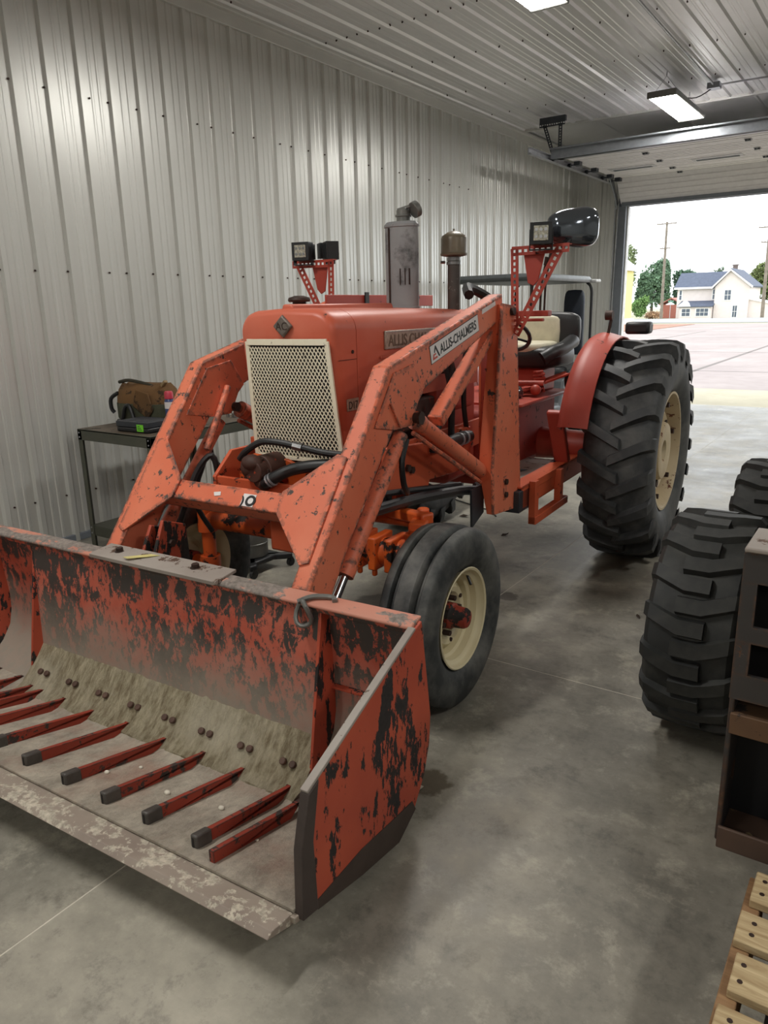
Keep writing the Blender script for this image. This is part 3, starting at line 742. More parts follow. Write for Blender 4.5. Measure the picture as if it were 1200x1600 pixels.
# ---- front axle, steering, frame
ax = MB().cyl((-.60, .0, .615), (.36, .0, .615), .048, n=20).build('front_axle', M['axle'], T)
MB().cyl((.30, .0, .60), (.62, .0, .60), .062, n=20).build('axle_sleeve', M['axle'], ax)
for u_ in (.345, .42, .50): MB().box(u_ - .02, u_ + .02, -.075, .075, .53, .675).cyl((u_, -.05, .53), (u_, -.05, .50), .014, n=6).cyl((u_, .05, .53), (u_, .05, .50), .014, n=6).build('axle_clamp', M['axle'], ax, bevel=.01)
MB().box(-.11, .11, -.10, .14, .55, .80).build('axle_bolster', M['frame'], T, bevel=.012)
for s_ in (-1, 1):
    k = MB().cyl((s_ * .60, 0, .72), (s_ * .60, 0, .36), .034, n=18).cyl((s_ * .60, 0, .70), (s_ * .60, 0, .55), .05, n=18).cyl((s_ * .60, 0, .42), (s_ * .60, 0, .34), .05, n=18).build('kingpin', M['axle'], T)
    MB().cyl((s_ * .60, 0, .385), (s_ * .80, -.035, .385), .032, n=16).build('spindle', M['axle'], k)
    MB().bar((s_ * .60, .0, .725), (s_ * .50, .26, .70), .075, .035).cyl((s_ * .50, .24, .67), (s_ * .50, .24, .74), .028, n=12).build('steering_arm', M['axle'], k, bevel=.008)
MB().cyl((-.50, .24, .66), (.50, .24, .66), .018, n=12).build('tie_rod', M['axle'], T)
MB().bar((.18, .34, .68), (.60, .10, .735), .06, .05).build('drag_link', M['axle'], T, bevel=.01)
# main frame, engine, gearbox
MB().prism([(-.22, .80), (-.22, .90), (-.10, 1.0), (1.30, 1.0), (1.30, .86), (.25, .80)], 'x', .30, .318).build('frame_rail', M['frame'], T, bevel=.003)
MB().prism([(-.22, .80), (-.22, .90), (-.10, 1.0), (1.30, 1.0), (1.30, .86), (.25, .80)], 'x', -.318, -.30).build('frame_rail', M['frame'], T, bevel=.003)
MB().box(-.30, .30, -.20, -.05, .83, .845).box(-.30, .30, -.21, -.19, .83, .90).build('front_cross_plate', M['frame'], T, bevel=.004)
sp_ = MB().prism([(.12, .83), (.12, 1.02), (.52, .985), (.52, .93), (.86, .93), (.86, 1.0), (.98, .995), (.98, .77), (.52, .80), (.50, .76), (.20, .73), (.20, .80)], 'x', .36, .385).build('subframe_plate', M['frame'], T, bevel=.004)
for v_, w_ in ((.30, .90), (.335, .885)): MB().cyl((.385, v_, w_), (.40, v_, w_), .018, n=6).build('bolt', M['bolt'], sp_)
MB().prism([(.12, .83), (.12, 1.02), (.98, .995), (.98, .77), (.20, .73)], 'x', -.385, -.36).build('subframe_plate', M['frame'], T, bevel=.004)
MB().box(-.21, .21, .14, 1.02, .72, 1.18).build('engine_block', plain('greasy_block', lin(66, 48, 42), .6), T, bevel=.02)
MB().box(.21, .25, .3, .9, 1.02, 1.17).cyl((.24, .36, 1.1), (.24, .36, 1.19), .04, n=14).build('manifold', M['pump'], T, bevel=.012)
MB().cyl((.29, .68, .92), (.29, .68, 1.05), .048, n=18).build('oil_filter', M['wornsteel'], T, bevel=.006)
MB().box(-.24, .24, .98, 1.36, .66, 1.20).build('clutch_housing', M['red'], T, bevel=.03)
MB().box(-.255, .255, .80, 1.33, 1.05, 1.52).build('fuel_tank', M['red'], T, bevel=.04)
text('D17', .06, frame((.2556, 1.0, 1.18), (0, .35, 1), (0, -1, .35)), 'tank_lettering', M['white'], T, .0005)
MB().cyl((.245, .86, 1.33), (.30, .86, 1.33), .055, n=18).build('generator', M['black'], T, bevel=.006)
gb = MB().box(-.26, .30, 1.33, 2.6, .58, 1.02)
gb.build('transmission', M['cast'], T, bevel=.05)
MB().box(-.30, .42, 1.62, 2.55, 1.015, 1.035).build('platform_top', M['red'], T, bevel=.006)
for s_ in (-1, 1):
    MB().cyl((s_ * .25, 2.31, .69), (s_ * .78, 2.31, .69), .11, .085, n=20).build('axle_housing', M['red'], T)
MB().box(.30, .54, 1.40, 2.05, .615, .63).build('step_plate', M['wornsteel'], T)
MB().cyl((.30, 1.55, .90), (.40, 1.55, .90), .009, n=8).cyl((.40, 1.55, .90), (.41, 1.60, .91), .009, n=8).build('brake_pedal', M['steel'], T)
MB().tube([(.28, 1.5, .66), (.40, 1.6, .63), (.48, 1.8, .60), (.52, 2.0, .64)], .018, 8).build('step_bracket', M['black'], T)
# side channel and step frame
ch = MB().box(.50, .60, 1.20, 2.35, .625, .637).box(.588, .60, 1.20, 2.35, .515, .637).box(.50, .60, 1.20, 2.35, .515, .527)
ch.build('side_channel', M['frame'], T, bevel=.003)
st = MB().box(.60, .64, 1.29, 1.345, .405, .655).box(.60, .64, 1.72, 1.775, .42, .64).box(.60, .645, 1.29, 1.86, .405, .45).box(.60, .61, 1.29, 1.775, .60, .645)
st.build('step_frame', M['frame'], T, bevel=.003)
MB().box(.43, .60, 1.15, 1.30, .50, .62).build('mount_block', M['darksteel'], T, bevel=.004)
# hydraulic pump in front of the grille
pb = MB().prism([(-.235, .845), (-.235, .905), (-.19, .97), (-.15, 1.0), (.04, .99), (.12, .96), (.22, .93), (.22, .845)], 'y', -.135, -.115).build('pump_bracket', M['axle'], T, bevel=.004)
pu = MB().cyl((-.02, -.115, .955), (-.03, -.22, .955), .062, n=18).cyl((-.03, -.20, .955), (-.033, -.27, .955), .048, n=14).ball((-.075, -.23, .965), (.045, .05, .05)).ball((-.05, -.25, .99), (.05, .04, .035)).cyl((-.04, -.22, .91), (.01, -.24, .90), .032, n=12).build('hydraulic_pump', M['pump'], T, bevel=.004)
for a_ in range(5): MB().cyl((-.03 + .045 * math.cos(a_ * 1.256), -.218, .955 + .045 * math.sin(a_ * 1.256)), (-.03 + .045 * math.cos(a_ * 1.256), -.235, .955 + .045 * math.sin(a_ * 1.256)), .010, n=6).build('bolt', M['bolt'], pu)
MB().tube([(-.135, -.23, .995), (-.09, -.235, 1.035), (-.02, -.22, 1.075), (.06, -.20, 1.075), (.15, -.18, 1.06), (.27, -.16, 1.04), (.40, -.12, 1.03)], .0145, 10).build('pump_hose', M['hose'], T)
MB().cyl((.125, -.186, 1.065), (.165, -.178, 1.058), .019, n=8).build('hose_fitting', M['steel'], T)
MB().tube([(.0, -.24, .905), (.05, -.235, .93), (.12, -.20, .965), (.22, -.17, .985), (.34, -.12, .99)], .026, 12).build('suction_hose', M['hose'], T)
for k_ in (0, .014): MB().cyl((.028 + k_, -.24 + k_ * .1, .915 + k_ * .5), (.034 + k_, -.239 + k_ * .1, .919 + k_ * .5), .030, n=14).build('hose_clamp', M['zinc'], T)

# ---- wheels
def lug_mesh(R, base, pts, wth, name):
    """one tread bar; pts = (axial, angle offset, top radius, base radius)"""
    mb = MB(); rings = []
    for a, th, rt, rb, wd in pts:
        ring = []
        for r, k in ((rb, 1.5), (rt, 1.0)):
            for s_ in ((-1, 1) if r == rb else (1, -1)):
                t = th + s_ * wd * k / 2 / R
                ring.append((a, r * math.sin(t), r * math.cos(t)))
        rings.append(ring)
    mb.loft(rings); return mb.mesh(name, 30)
def wheel_tire(name, mat, c, R, prof, lugs, nl, parent, yaw=0):
    o = MB().lathe(prof, (0, 0, 0), 'x', 56, close=True).build(name, mat, parent, smooth=40)
    o.location = c; o.rotation_euler = (0, 0, yaw)
    if lugs:
        for side, pts in lugs:
            me = lug_mesh(R, 0, pts, 0, 'tread_lug'); me.materials.append(mat)
            for k in range(nl):
                l = bpy.data.objects.new('tread_lug', me); COL.objects.link(l); l.parent = o
                l.rotation_euler = (-(2 * PI * (k + (.5 if side else 0)) / nl), 0, 0)
    return o
hw = .195
rprof = [(-.15, .365), (-.185, .40), (-.205, .47), (-.208, .53), (-.195, .60), (-.165, .632), (-.08, .645), (0, .648), (.08, .645), (.165, .632), (.195, .60), (.208, .53), (.205, .47), (.185, .40), (.15, .365)]
def rear_lugs(sg): return [(-.028 * sg, -.014, .684, .63, .052), (.03 * sg, .03, .691, .63, .052), (.10 * sg, .085, .691, .625, .055), (.165 * sg, .135, .686, .61, .060), (.202 * sg, .155, .668, .59, .064), (.214 * sg, .160, .62, .56, .060)]
NL = 21
def rear_wheel(u, sgn):
    t = wheel_tire('rear_tire', M['rubber'], (u, 2.31, .69), .69, rprof, [(0, rear_lugs(1)), (1, rear_lugs(-1))], NL, T)
    s = sgn
    rp = [(.165 * s, .372), (.178 * s, .376), (.178 * s, .362), (.165 * s, .355), (.10 * s, .340), (.05 * s, .335), (-.10 * s, .335), (-.165 * s, .355), (-.178 * s, .376), (-.165 * s, .378), (-.10 * s, .35), (.10 * s, .352)]
    r = MB().lathe(rp, (0, 0, 0), 'x', 48, close=True).build('rear_rim', M['cream_r'], T, smooth=40); r.location = (u, 2.31, .69)
    dp = [(.09 * s, .05), (.09 * s, .185), (.11 * s, .21), (.125 * s, .24), (.11 * s, .27), (.08 * s, .31), (.05 * s, .345), (.03 * s, .345), (.06 * s, .30), (.085 * s, .25), (.07 * s, .19), (.06 * s, .05)]
    MB().lathe(dp, (0, 0, 0), 'x', 40, close=True).build('wheel_disc', M['cream_r'], r, smooth=40)
    MB().lathe([(-.04 * s, .185), (.135 * s, .185), (.155 * s, .175), (.16 * s, .15), (.155 * s, .10), (.15 * s, .07), (.12 * s, .06), (.10 * s, .055)], (0, 0, 0), 'x', 32).build('hub', M['cream_r'], r, smooth=35)
    MB().cyl((.11 * s, 0, 0), (.124 * s, 0, 0), .058, n=20).build('hub_bore', M['bolt'], r)
    for k in range(6):
        a = 2 * PI * k / 6 + .3
        cy, cz = .285 * math.cos(a), .285 * math.sin(a)
        MB().box(.10 * s - .02, .10 * s + .02, cy - .05, cy + .05, cz - .035, cz + .035).build('rim_clamp', M['cream_r'], r, bevel=.014)
        MB().cyl((.11 * s, cy * 1.02, cz * 1.02), (.15 * s, cy * 1.02, cz * 1.02), .018, n=6).build('wheel_bolt', M['bolt'], r)
    for k in range(8):
        a = 2 * PI * k / 8
        MB().cyl((.10 * s, .215 * math.cos(a), .215 * math.sin(a)), (.125 * s, .215 * math.cos(a), .215 * math.sin(a)), .026, n=14).build('wheel_nut', M['bolt'], r)
rear_wheel(.96, 1); rear_wheel(-.67, -1)
fprof = [(-.075, .201), (-.100, .231), (-.116, .280), (-.114, .318), (-.108, .346), (-.102, .360), (-.096, .367), (-.070, .372), (-.064, .368), (-.058, .346), (-.044, .346), (-.038, .370), (-.032, .377), (.032, .377), (.038, .370), (.044, .346), (.058, .346), (.064, .368), (.070, .372), (.096, .367), (.102, .360), (.108, .346), (.114, .318), (.116, .280), (.100, .231), (.075, .201)]
def front_wheel(u, s):
    t = wheel_tire('front_tire', M['rubber_f'], (u, -.025, .378), .39, fprof, None, 0, T)
    rp = [(.088 * s, .205), (.097 * s, .213), (.100 * s, .209), (.096 * s, .200), (.080 * s, .197), (.074 * s, .192), (.068 * s, .178), (.040 * s, .174), (.032 * s, .162), (-.03 * s, .158), (-.07 * s, .19), (-.095 * s, .21), (-.085 * s, .212), (-.03 * s, .175), (.04 * s, .175)]
    r = MB().lathe(rp, (0, 0, 0), 'x', 44, close=True).build('front_rim', M['cream'], T, smooth=40); r.location = (u, -.025, .378)
    dp = [(.012 * s, .03), (.012 * s, .085), (.03 * s, .10), (.035 * s, .12), (.015 * s, .145), (-.01 * s, .162), (-.018 * s, .158), (.0, .14), (.018 * s, .12), (.015 * s, .10), (.0, .085), (.0, .03)]
    MB().lathe(dp, (0, 0, 0), 'x', 40, close=True).build('wheel_disc', M['cream'], r, smooth=35)
    MB().lathe([(-.05 * s, .055), (.045 * s, .055), (.05 * s, .050), (.055 * s, .046), (.10 * s, .043), (.112 * s, .036), (.115 * s, .02)], (0, 0, 0), 'x', 24).build('hub_cap', paint('greasy_hub', lin(150, 48, 28), lin(120, 40, 26), lin(34, 28, 26), .50, 16, .45), r, smooth=35)
    for k in range(6):
        a = 2 * PI * k / 6 + .2
        MB().cyl((.012 * s, .073 * math.cos(a), .073 * math.sin(a)), (.045 * s, .073 * math.cos(a), .073 * math.sin(a)), .012, n=6).build('wheel_nut', M['bolt'], r)
        a += .35
        MB().cyl((.028 * s, .108 * math.cos(a), .108 * math.sin(a)), (.037 * s, .108 * math.cos(a), .108 * math.sin(a)), .009, n=10).build('disc_hole', M['bolt'], r)
    MB().cyl((.06 * s, .10, .15), (.085 * s, .085, .115), .006, n=8).build('valve_stem', M['black'], r)
front_wheel(.735, 1); front_wheel(-.735, -1)

# ---- fenders, seat, controls
def fender(u0, u1, sgn):
    mb = MB(); a0, a1, n = math.radians(-72), math.radians(62), 18; c = Vector((0, 2.31, .69)); R1 = .735
    prof = [(u0, R1 - .12), (u0, R1 - .06), (u0 + .008 * sgn, R1 - .035), (u0 + .025 * sgn, R1 - .014), (u0 + .055 * sgn, R1), (u0 + .10 * sgn, R1 - .002), (u1, R1 - .026), (u1, R1 - .034), (u0 + .10 * sgn, R1 - .014), (u0 + .055 * sgn, R1 - .014), (u0 + .03 * sgn, R1 - .03), (u0 + .012 * sgn, R1 - .06), (u0 + .012 * sgn, R1 - .12)]
    rings = []
    for i in range(n + 1):
        a = a0 + (a1 - a0) * i / n
        rings.append([(u, c.y + r * math.sin(a), c.z + r * math.cos(a)) for u, r in prof])
    o = mb.loft(rings).build('fender', M['red'], T, smooth=35)
    sp2 = [(c.y + .645 * math.sin(a0 + (a1 - a0) * i / n), c.z + .645 * math.cos(a0 + (a1 - a0) * i / n)) for i in range(n + 1)]
    MB().prism([(1.72, .90)] + sp2 + [(2.85, 1.0), (2.31, .98)], 'x', u0 + sgn * .002, u0 + sgn * .010).build('side_sheet', M['red'], o)
    return o
fender(.622, .81, 1); fender(-.42, -.55, -1)
MB().bar((.56, 1.80, .98), (.56, 1.98, .64), .04, .10, (1, 0, 0)).build('fender_strut', M['red'], T, bevel=.01)
# seat
sx0, sx1 = -.17, .43; sv = 2.42
cu = superell(((sx0 + sx1) / 2, sv, 1.265), ((sx1 - sx0) / 2, .24, .075), .42, 32, 14).build('seat', M['black'], T, smooth=60)
superell(((sx0 + sx1) / 2 - .03, sv - .02, 1.328), (.215, .225, .036), .4, 28, 8).build('seat_insert', M['vinyl'], cu, smooth=60)
bk = superell(((sx0 + sx1) / 2, sv + .27, 1.43), ((sx1 - sx0) / 2 - .01, .06, .125), .42, 32, 14).build('backrest', M['black'], T, smooth=60)
superell(((sx0 + sx1) / 2 - .03, sv + .235, 1.425), (.20, .035, .108), .35, 28, 8).build('backrest_insert', M['vinyl'], bk, smooth=60)
MB().tube([(sx1 - .10, sv - .235, 1.262), (sx1 - .045, sv - .17, 1.30), (sx1 - .03, sv, 1.325), (sx1 - .035, sv + .16, 1.355), (sx1 - .05, sv + .24, 1.35)], .046, 14, 5).build('side_roll', M['black'], cu, smooth=60)
MB().box(-.05, .30, 2.28, 2.55, 1.03, 1.20).build('seat_pedestal', M['red'], T, bevel=.02)
sprg = [(.34 + .035 * math.cos(t * 1.2), 2.12 + .035 * math.sin(t * 1.2), 1.06 + .0042 * t) for t in range(32)]
MB().tube(sprg, .008, 6, 1).build('seat_spring', M['red'], T)
MB().cyl((.12, 1.98, 1.12), (.40, 2.04, 1.12), .018, n=10).ball((.36, 2.0, 1.08), .035).build('seat_linkage', M['red'], T)
MB().bar((.20, 1.95, 1.05), (.48, 2.28, 1.17), .012, .10, (1, -1, 0)).build('support_plate', M['red'], T)
MB().ball((.26, 1.90, 1.07), (.055, .05, .05), 16, 10).build('black_canister', M['gloss'], T)
superell((.52, 2.35, 1.12), (.07, .13, .08), .7, 20, 10).build('toolbox', M['black'], T)
# steering wheel
sw = Vector((.27, 1.66, 1.44)); nrm = Vector((0, .62, .78)); A = Vector((1, 0, 0)); B = nrm.cross(A)
ring = [sw + (A * math.cos(2 * PI * k / 24) + B * math.sin(2 * PI * k / 24)) * .165 for k in range(25)]
swo = MB().tube(ring, .012, 8, 1).build('steering_wheel', M['black'], T)
for k in range(3): MB().cyl(sw, sw + (A * math.cos(2 * PI * k / 3 + .5) + B * math.sin(2 * PI * k / 3 + .5)) * .16, .007, n=8).build('spoke', M['black'], swo)
MB().cyl(sw, sw - nrm * .35, .02, n=12).build('steering_column', M['red'], swo)
# loader valve handles beside the post
lv = MB().box(.46, .68, 1.28, 1.34, 1.545, 1.575).box(.46, .66, 1.26, 1.29, 1.52, 1.535).build('valve_linkage', M['red'], T, bevel=.004)
for (u_, h_) in ((.575, .20), (.625, .24), (.648, .26)):
    MB().tube([(u_, 1.31, 1.57), (u_ + .005, 1.31, 1.57 + h_ * .6), (u_ + .02, 1.32, 1.57 + h_)], .006, 6).cyl((u_ + .018, 1.32, 1.56 + h_), (u_ + .026, 1.325, 1.60 + h_), .010, .014, 8).build('control_lever', M['bolt'], lv)
# tail light and warning reflector on the fender
MB().box(.74, .90, 2.62, 2.75, 1.40, 1.48).build('tail_light', M['black'], T, bevel=.02)
MB().cyl((.72, 2.30, 1.41), (.735, 2.31, 1.52), .010, n=8).cyl((.70, 2.30, 1.53), (.745, 2.30, 1.53), .03, n=14).build('fender_reflector', M['bolt'], T)
# long flat bars behind the muffler (far loader arm carrier)
hb = MB().box(-.47, -.455, .90, 2.15, 1.615, 1.685).build('carrier_bar', M['red'], T, bevel=.003)
for v_ in (1.30, 1.62): MB().box(-.453, -.445, v_ - .02, v_ + .02, 1.57, 1.70).build('rubber_strap', M['black'], hb)

# ---- bucket
UL, UR = -1.225, 1.02
DV = (-.87, .665)
flw = lambda v: .03 + .2326 * (-.95 - v)
shell = [(-.785, .672), (-.735, .684), (-.715, .655), (-.690, .34), (-.700, .24), (-.735, .15), (-.80, .068), (-.905, .016), (-1.11, .052), (-1.40, .108),
         (-1.40, .128), (-1.11, .070), (-.95, .034), (-.86, .060), (-.775, .135), (-.730, .20), (-.712, .27), (-.708, .34), (-.730, .63), (-.778, .652)]
bk_o = MB().prism(shell, 'x', UL, UR)
BK = bk_o.build('bucket', M['bucket_in'], T, bevel=.003)
# inner back sheet and caked lower sheet between the dividers
MB().prism([(-.770, .655), (-.782, .56), (-.796, .19), (-.788, .19), (-.772, .56), (-.760, .655)], 'x', DV[0], DV[1]).build('back_sheet', M['bucket_in'], BK)
g2 = MB(); nx = 60
for i in range(nx + 1):
    u = DV[0] + (DV[1] - DV[0]) * i / nx
    for k, (v_, w_) in enumerate(((-.786, .215), (-.815, .175), (-.865, .115), (-.915, .070), (-.955, .052), (-.96, .028))):
        jx = rng.normal(0, .004) if 0 < k < 5 else (rng.normal(0, .003) if k == 0 else 0)
        g2.v.append((u, v_ - abs(jx) * .5, w_ + jx))
for i in range(nx):
    for k in range(5): g2.f.append((i * 6 + k, (i + 1) * 6 + k, (i + 1) * 6 + k + 1, i * 6 + k + 1))
g2.build('caked_sheet', M['dirt'], BK, smooth=60)
MB().prism([(-.70, flw(-.70) + .10), (-.99, flw(-.99) + .006), (-1.39, flw(-1.39) + .008), (-1.39, flw(-1.39)), (-.95, .02), (-.76, .08)], 'x', UL + .01, UR - .012).build('floor_sheet', M['dustfloor'], BK)
# lip
MB().prism([(-.79, .668), (-.728, .684), (-.724, .694), (-.775, .688), (-.792, .678)], 'x', UL, UR).build('top_lip', paint('scraped_lip', lin(184, 116, 96), lin(196, 138, 118), lin(142, 132, 124), .49, 9, .55, stretch=(.6, 1, 1), bigamp=.5), BK, bevel=.004)
lp = MB().prism([(-.81, .678), (-.700, .694), (-.700, .706), (-.812, .694)], 'x', -.435, .243).build('lip_plate', M['wornsteel'], BK, bevel=.002)
for u_ in (-.33, .085): MB().cyl((u_, -.745, .698), (u_, -.747, .716), .014, n=6).cyl((u_, -.745, .698), (u_, -.745, .702), .021, n=14).build('lip_bolt', M['bolt'], lp)
MB().prism([(-.245, -.80), (-.175, -.725), (-.13, -.72), (-.20, -.79), (-.215, -.805)], 'z', .7045, .7065).build('yellow_paint_mark', plain('yellow_chalk', lin(206, 196, 130), .8), lp).rotation_euler = (0, 0, 0)
# dividers and end plates
for u_ in DV:
    MB().prism([(-.767, .664), (-.868, .085), (-.74, .085), (-.712, .25), (-.712, .664)], 'x', u_ - .006, u_ + .006).build('divider', M['bucket_out'], BK, bevel=.002)
ep = [(-1.382, .112), (-1.372, .31), (-1.333, .452), (-.785, .672), (-.742, .685), (-.690, .34), (-.700, .24), (-.735, .148), (-.80, .064), (-.905, .012), (-1.11, .048)]
for u_, s_ in ((UR, 1), (UL, -1)):
    e = MB().prism(ep, 'x', u_ - .010, u_ + .010).build('end_plate', M['bucket_out'], BK, bevel=.003)
    MB().prism([(-1.384, .112), (-1.374, .31), (-1.335, .452), (-1.29, .468), (-1.325, .31), (-1.32, .10)], 'x', u_ - .013, u_ + .015).build('wear_strip', plain('brown_wear_strip', lin(74, 64, 60), .55, .2), e, bevel=.003)
    MB().bar((u_, -1.335, .456), (u_, -.785, .676), .024, .010).build('edge_bar', M['wornsteel'], e, bevel=.002)
    MB().prism([(-.800, .060), (-.905, .008), (-1.11, .044), (-1.32, .096), (-1.32, .125), (-1.11, .13), (-.93, .11), (-.82, .10)], 'x', u_ + s_ * .0085, u_ + s_ * .0125).build('scuffed_skirt', plain('brown_scuff', lin(70, 58, 52), .6, .1), e)
# shelf ledge in the end bays
MB().box(DV[1], UR, -.735, -.70, .36, .368).build('bay_seam', M['bucket_out'], BK)
# cutting edge
MB().prism([(-1.34, .095), (-1.34, .118), (-1.395, .130), (-1.470, .141), (-1.488, .128), (-1.40, .098)], 'x', UL - .01, UR - .015).build('cutting_edge', M['cutedge'], BK, bevel=.002)
# floor rails
RU = [-1.10, -.94, -.80, -.73, -.575, -.39, -.19, .022, .218, .407, .612]
def rail(u, va, vb, cap=True):
    h = .046; t = .0088
    o = MB().add([], []).prism([(va, flw(va) - .004), (va, flw(va) + h), (vb + .05, flw(vb + .05) + h), (vb, flw(vb) + h + .002), (vb + .004, flw(vb) + h - .014), (vb - .04, flw(vb - .04)), (vb - .04, flw(vb - .04) - .004)], 'x', u - t, u + t).build('floor_rail', M['railpaint'], BK, bevel=.003)
    if cap:
        c_ = MB().prism([(va - .006, flw(va) - .002), (va - .006, flw(va) + h + .004), (va + .055, flw(va + .055) + h + .004), (va + .055, flw(va + .055) + .002)], 'x', u - t - .005, u + t + .005).build('rail_cap', M['railcap'], BK, bevel=.006)
        MB().box(u - .006, u + .001, va - .0075, va - .0055, flw(va) + .004, flw(va) + h - .006).build('rail_slot', M['ink'], BK)
for i, u in enumerate(RU): rail(u, -1.337, -.92 + (.02 if i % 2 else 0))
rail(.703, -1.365, -1.0, False)
# bolt pairs through the caked sheet
for i in range(9):
    u = .555 - .192 * i
    for d_ in (0, .042):
        if u + d_ < DV[0] + .02: continue
        n_ = Vector((0, -.72, .69)); p_ = Vector((u + d_, -.868, .113))
        MB().cyl(p_, p_ + n_ * .015, .0135, n=8).build('bolt', plain('brown_bolt', lin(92, 70, 60), .6, .2, .3) if i == 0 and d_ == 0 else bpy.data.materials['brown_bolt'], BK, bevel=.003)
MB().cyl((.64, -.79, .655), (.64, -.80, .655), .012, n=8).build('bolt', M['bolt'], BK)
lk = [(.62 + .028 * math.sin(t), -.80 - .012 * math.sin(t * 2), .648 + .045 * math.cos(t)) for t in np.linspace(0, 2 * PI, 17)]
MB().tube(lk, .008, 8, 1).build('chain_link', M['greymetal'], BK)
MB().tube([(.60, -.80, .685), (.64, -.77, .70), (.70, -.745, .70), (.72, -.76, .695)], .009, 8).build('hook_wire', M['greymetal'], BK)
# bucket linkage ears
for u_, off in ((-.335, 0), (-.262, .03)):
    MB().prism([(-.66, .62), (-.58, .765 + off), (-.46, .72 + off), (-.45, .55), (-.60, .46), (-.66, .46)], 'x', u_ - .008, u_ + .008).build('bucket_ear', M['bucket_out'], T, bevel=.004)
MB().cyl((-.35, -.55, .69), (-.24, -.55, .69), .016, n=6).build('ear_bolt', M['bolt'], T)
for u_ in (.47, .53): MB().prism([(-.69, .60), (-.60, .60), (-.56, .50), (-.62, .36), (-.69, .34)], 'x', u_ - .006, u_ + .006).build('bucket_ear', M['bucket_out'], T, bevel=.003)
for u_ in (-.47, -.53): MB().prism([(-.69, .60), (-.60, .60), (-.56, .50), (-.62, .36), (-.69, .34)], 'x', u_ - .006, u_ + .006).build('bucket_ear', M['bucket_out'], T, bevel=.003)
# pebbles and clods lying in the bucket
for i, (u, v_, r) in enumerate(((.51, -1.13, .011), (.31, -1.17, .012), (.05, -1.2, .010), (.1, -1.1, .008), (.72, -1.2, .006))):
    pb_ = MB().ball((u - 0, v_, flw(v_) + .006 + r * .55), (r, r * .8, r * .6), 8, 6).build('pebble', plain('pale_pebble', lin(214, 208, 192), .8), BK)

# ================================================================ WORK TABLE and what stands on it
TB = empty('work_table', (-4.22, 3.45, 0)); tag(TB, 'olive steel work table with lower shelf against the ribbed wall', 'table')
tx0, tx1, ty0, ty1, tz = -.385, .385, -.495, .50, .86
MB().box(tx0, tx1, ty0, ty1, tz - .012, tz).build('table_top', paint('brown_stained_top', lin(98, 86, 72), lin(84, 74, 62), lin(60, 54, 46), .6, 10, .6), TB, bevel=.003)
ap = MB().box(tx0, tx1, ty0, ty0 + .006, tz - .075, tz).box(tx0, tx1, ty1 - .006, ty1, tz - .075, tz).box(tx0, tx0 + .006, ty0, ty1, tz - .075, tz).box(tx1 - .006, tx1, ty0, ty1, tz - .075, tz)
ap.build('apron', M['tablegreen'], TB, bevel=.002)
for x in (tx0, tx1):
    for y in (ty0, ty1):
        sx, sy = (1 if x < 0 else -1), (1 if y < 0 else -1)
        lg = MB().box(min(x, x + sx * .042), max(x, x + sx * .042), min(y, y + sy * .005), max(y, y + sy * .005), 0, tz - .01).box(min(x, x + sx * .005), max(x, x + sx * .005), min(y, y + sy * .042), max(y, y + sy * .042), 0, tz - .01).build('leg', M['tablegreen'], TB, bevel=.001)
        if y < 0:
            for z in (tz - .025, tz - .055, .12, .16): MB().cyl((x + sx * .02, y - .004, z), (x + sx * .02, y + .002, z), .006, n=8).build('bolt', M['zinc'], lg)
MB().box(tx0 + .01, tx1 - .01, ty0 + .005, ty1 - .005, .165, .175).box(tx0 + .006, tx1 - .006, ty0 + .006, ty0 + .012, .10, .175).box(tx1 - .012, tx1 - .006, ty0 + .006, ty1 - .006, .10, .175).build('shelf', M['tablegreen'], TB, bevel=.002)
# tool bag
BG = empty('tool_bag', (-4.385, 3.40, .873), math.radians(8)); tag(BG, 'brown and olive canvas tool bag slumped open on the work table', 'bag')
canv = paint('brown_canvas', lin(112, 80, 44), lin(92, 68, 42), lin(66, 50, 34), .58, 9, .85)
olive = plain('olive_canvas', lin(76, 78, 60), .9, var=.2)
def bagring(z, a, b, ox=0, oy=0, n=28, w=.012):
    return [(ox + a * math.copysign(abs(math.cos(2 * PI * k / n)) ** .55, math.cos(2 * PI * k / n)) + w * math.sin(5 * k), oy + b * math.copysign(abs(math.sin(2 * PI * k / n)) ** .55, math.sin(2 * PI * k / n)), z + w * .6 * math.sin(3 * k + 1)) for k in range(n)]
MB().loft([bagring(.0, .21, .13, w=0), bagring(.03, .225, .14, w=0), bagring(.13, .225, .14, w=.004)]).build('bag_base', olive, BG, smooth=60)
MB().loft([bagring(.125, .222, .138, w=.004), bagring(.17, .22, .13, .0, .0, w=.006), bagring(.225, .215, .105, -.005, .01, w=.010), bagring(.262, .205, .06, -.012, .015, w=.012)]).build('bag_body', canv, BG, smooth=60)
MB().tube([(-.22, -.04, .27), (-.12, -.045, .285), (.02, -.04, .265), (.14, -.03, .235), (.19, .0, .225)], .012, 8).build('zip_edge', plain('dark_piping', lin(58, 54, 42), .8), BG)
MB().tube([(-.19, -.09, .20), (-.245, -.11, .16), (-.25, -.11, .09), (-.235, -.1, .06)], .014, 8).build('side_handle', M['black'], BG)
MB().prism([(-.01, .12), (.03, .235), (.14, .21), (.17, .10), (.12, .03)], 'y', -.15, -.137).build('side_pocket', canv, BG, bevel=.01)
MB().bar((.13, -.02, .22), (.215, -.04, .285), .030, .022).build('hammer_handle', plain('hickory', lin(150, 128, 92), .7), BG, bevel=.006)
MB().tube([(-.15, -.155, .012), (-.10, -.165, .024), (-.06, -.17, .11), (-.01, -.175, .12), (.03, -.18, .03), (.08, -.17, .008)], .014, 8).build('strap', M['black'], BG)
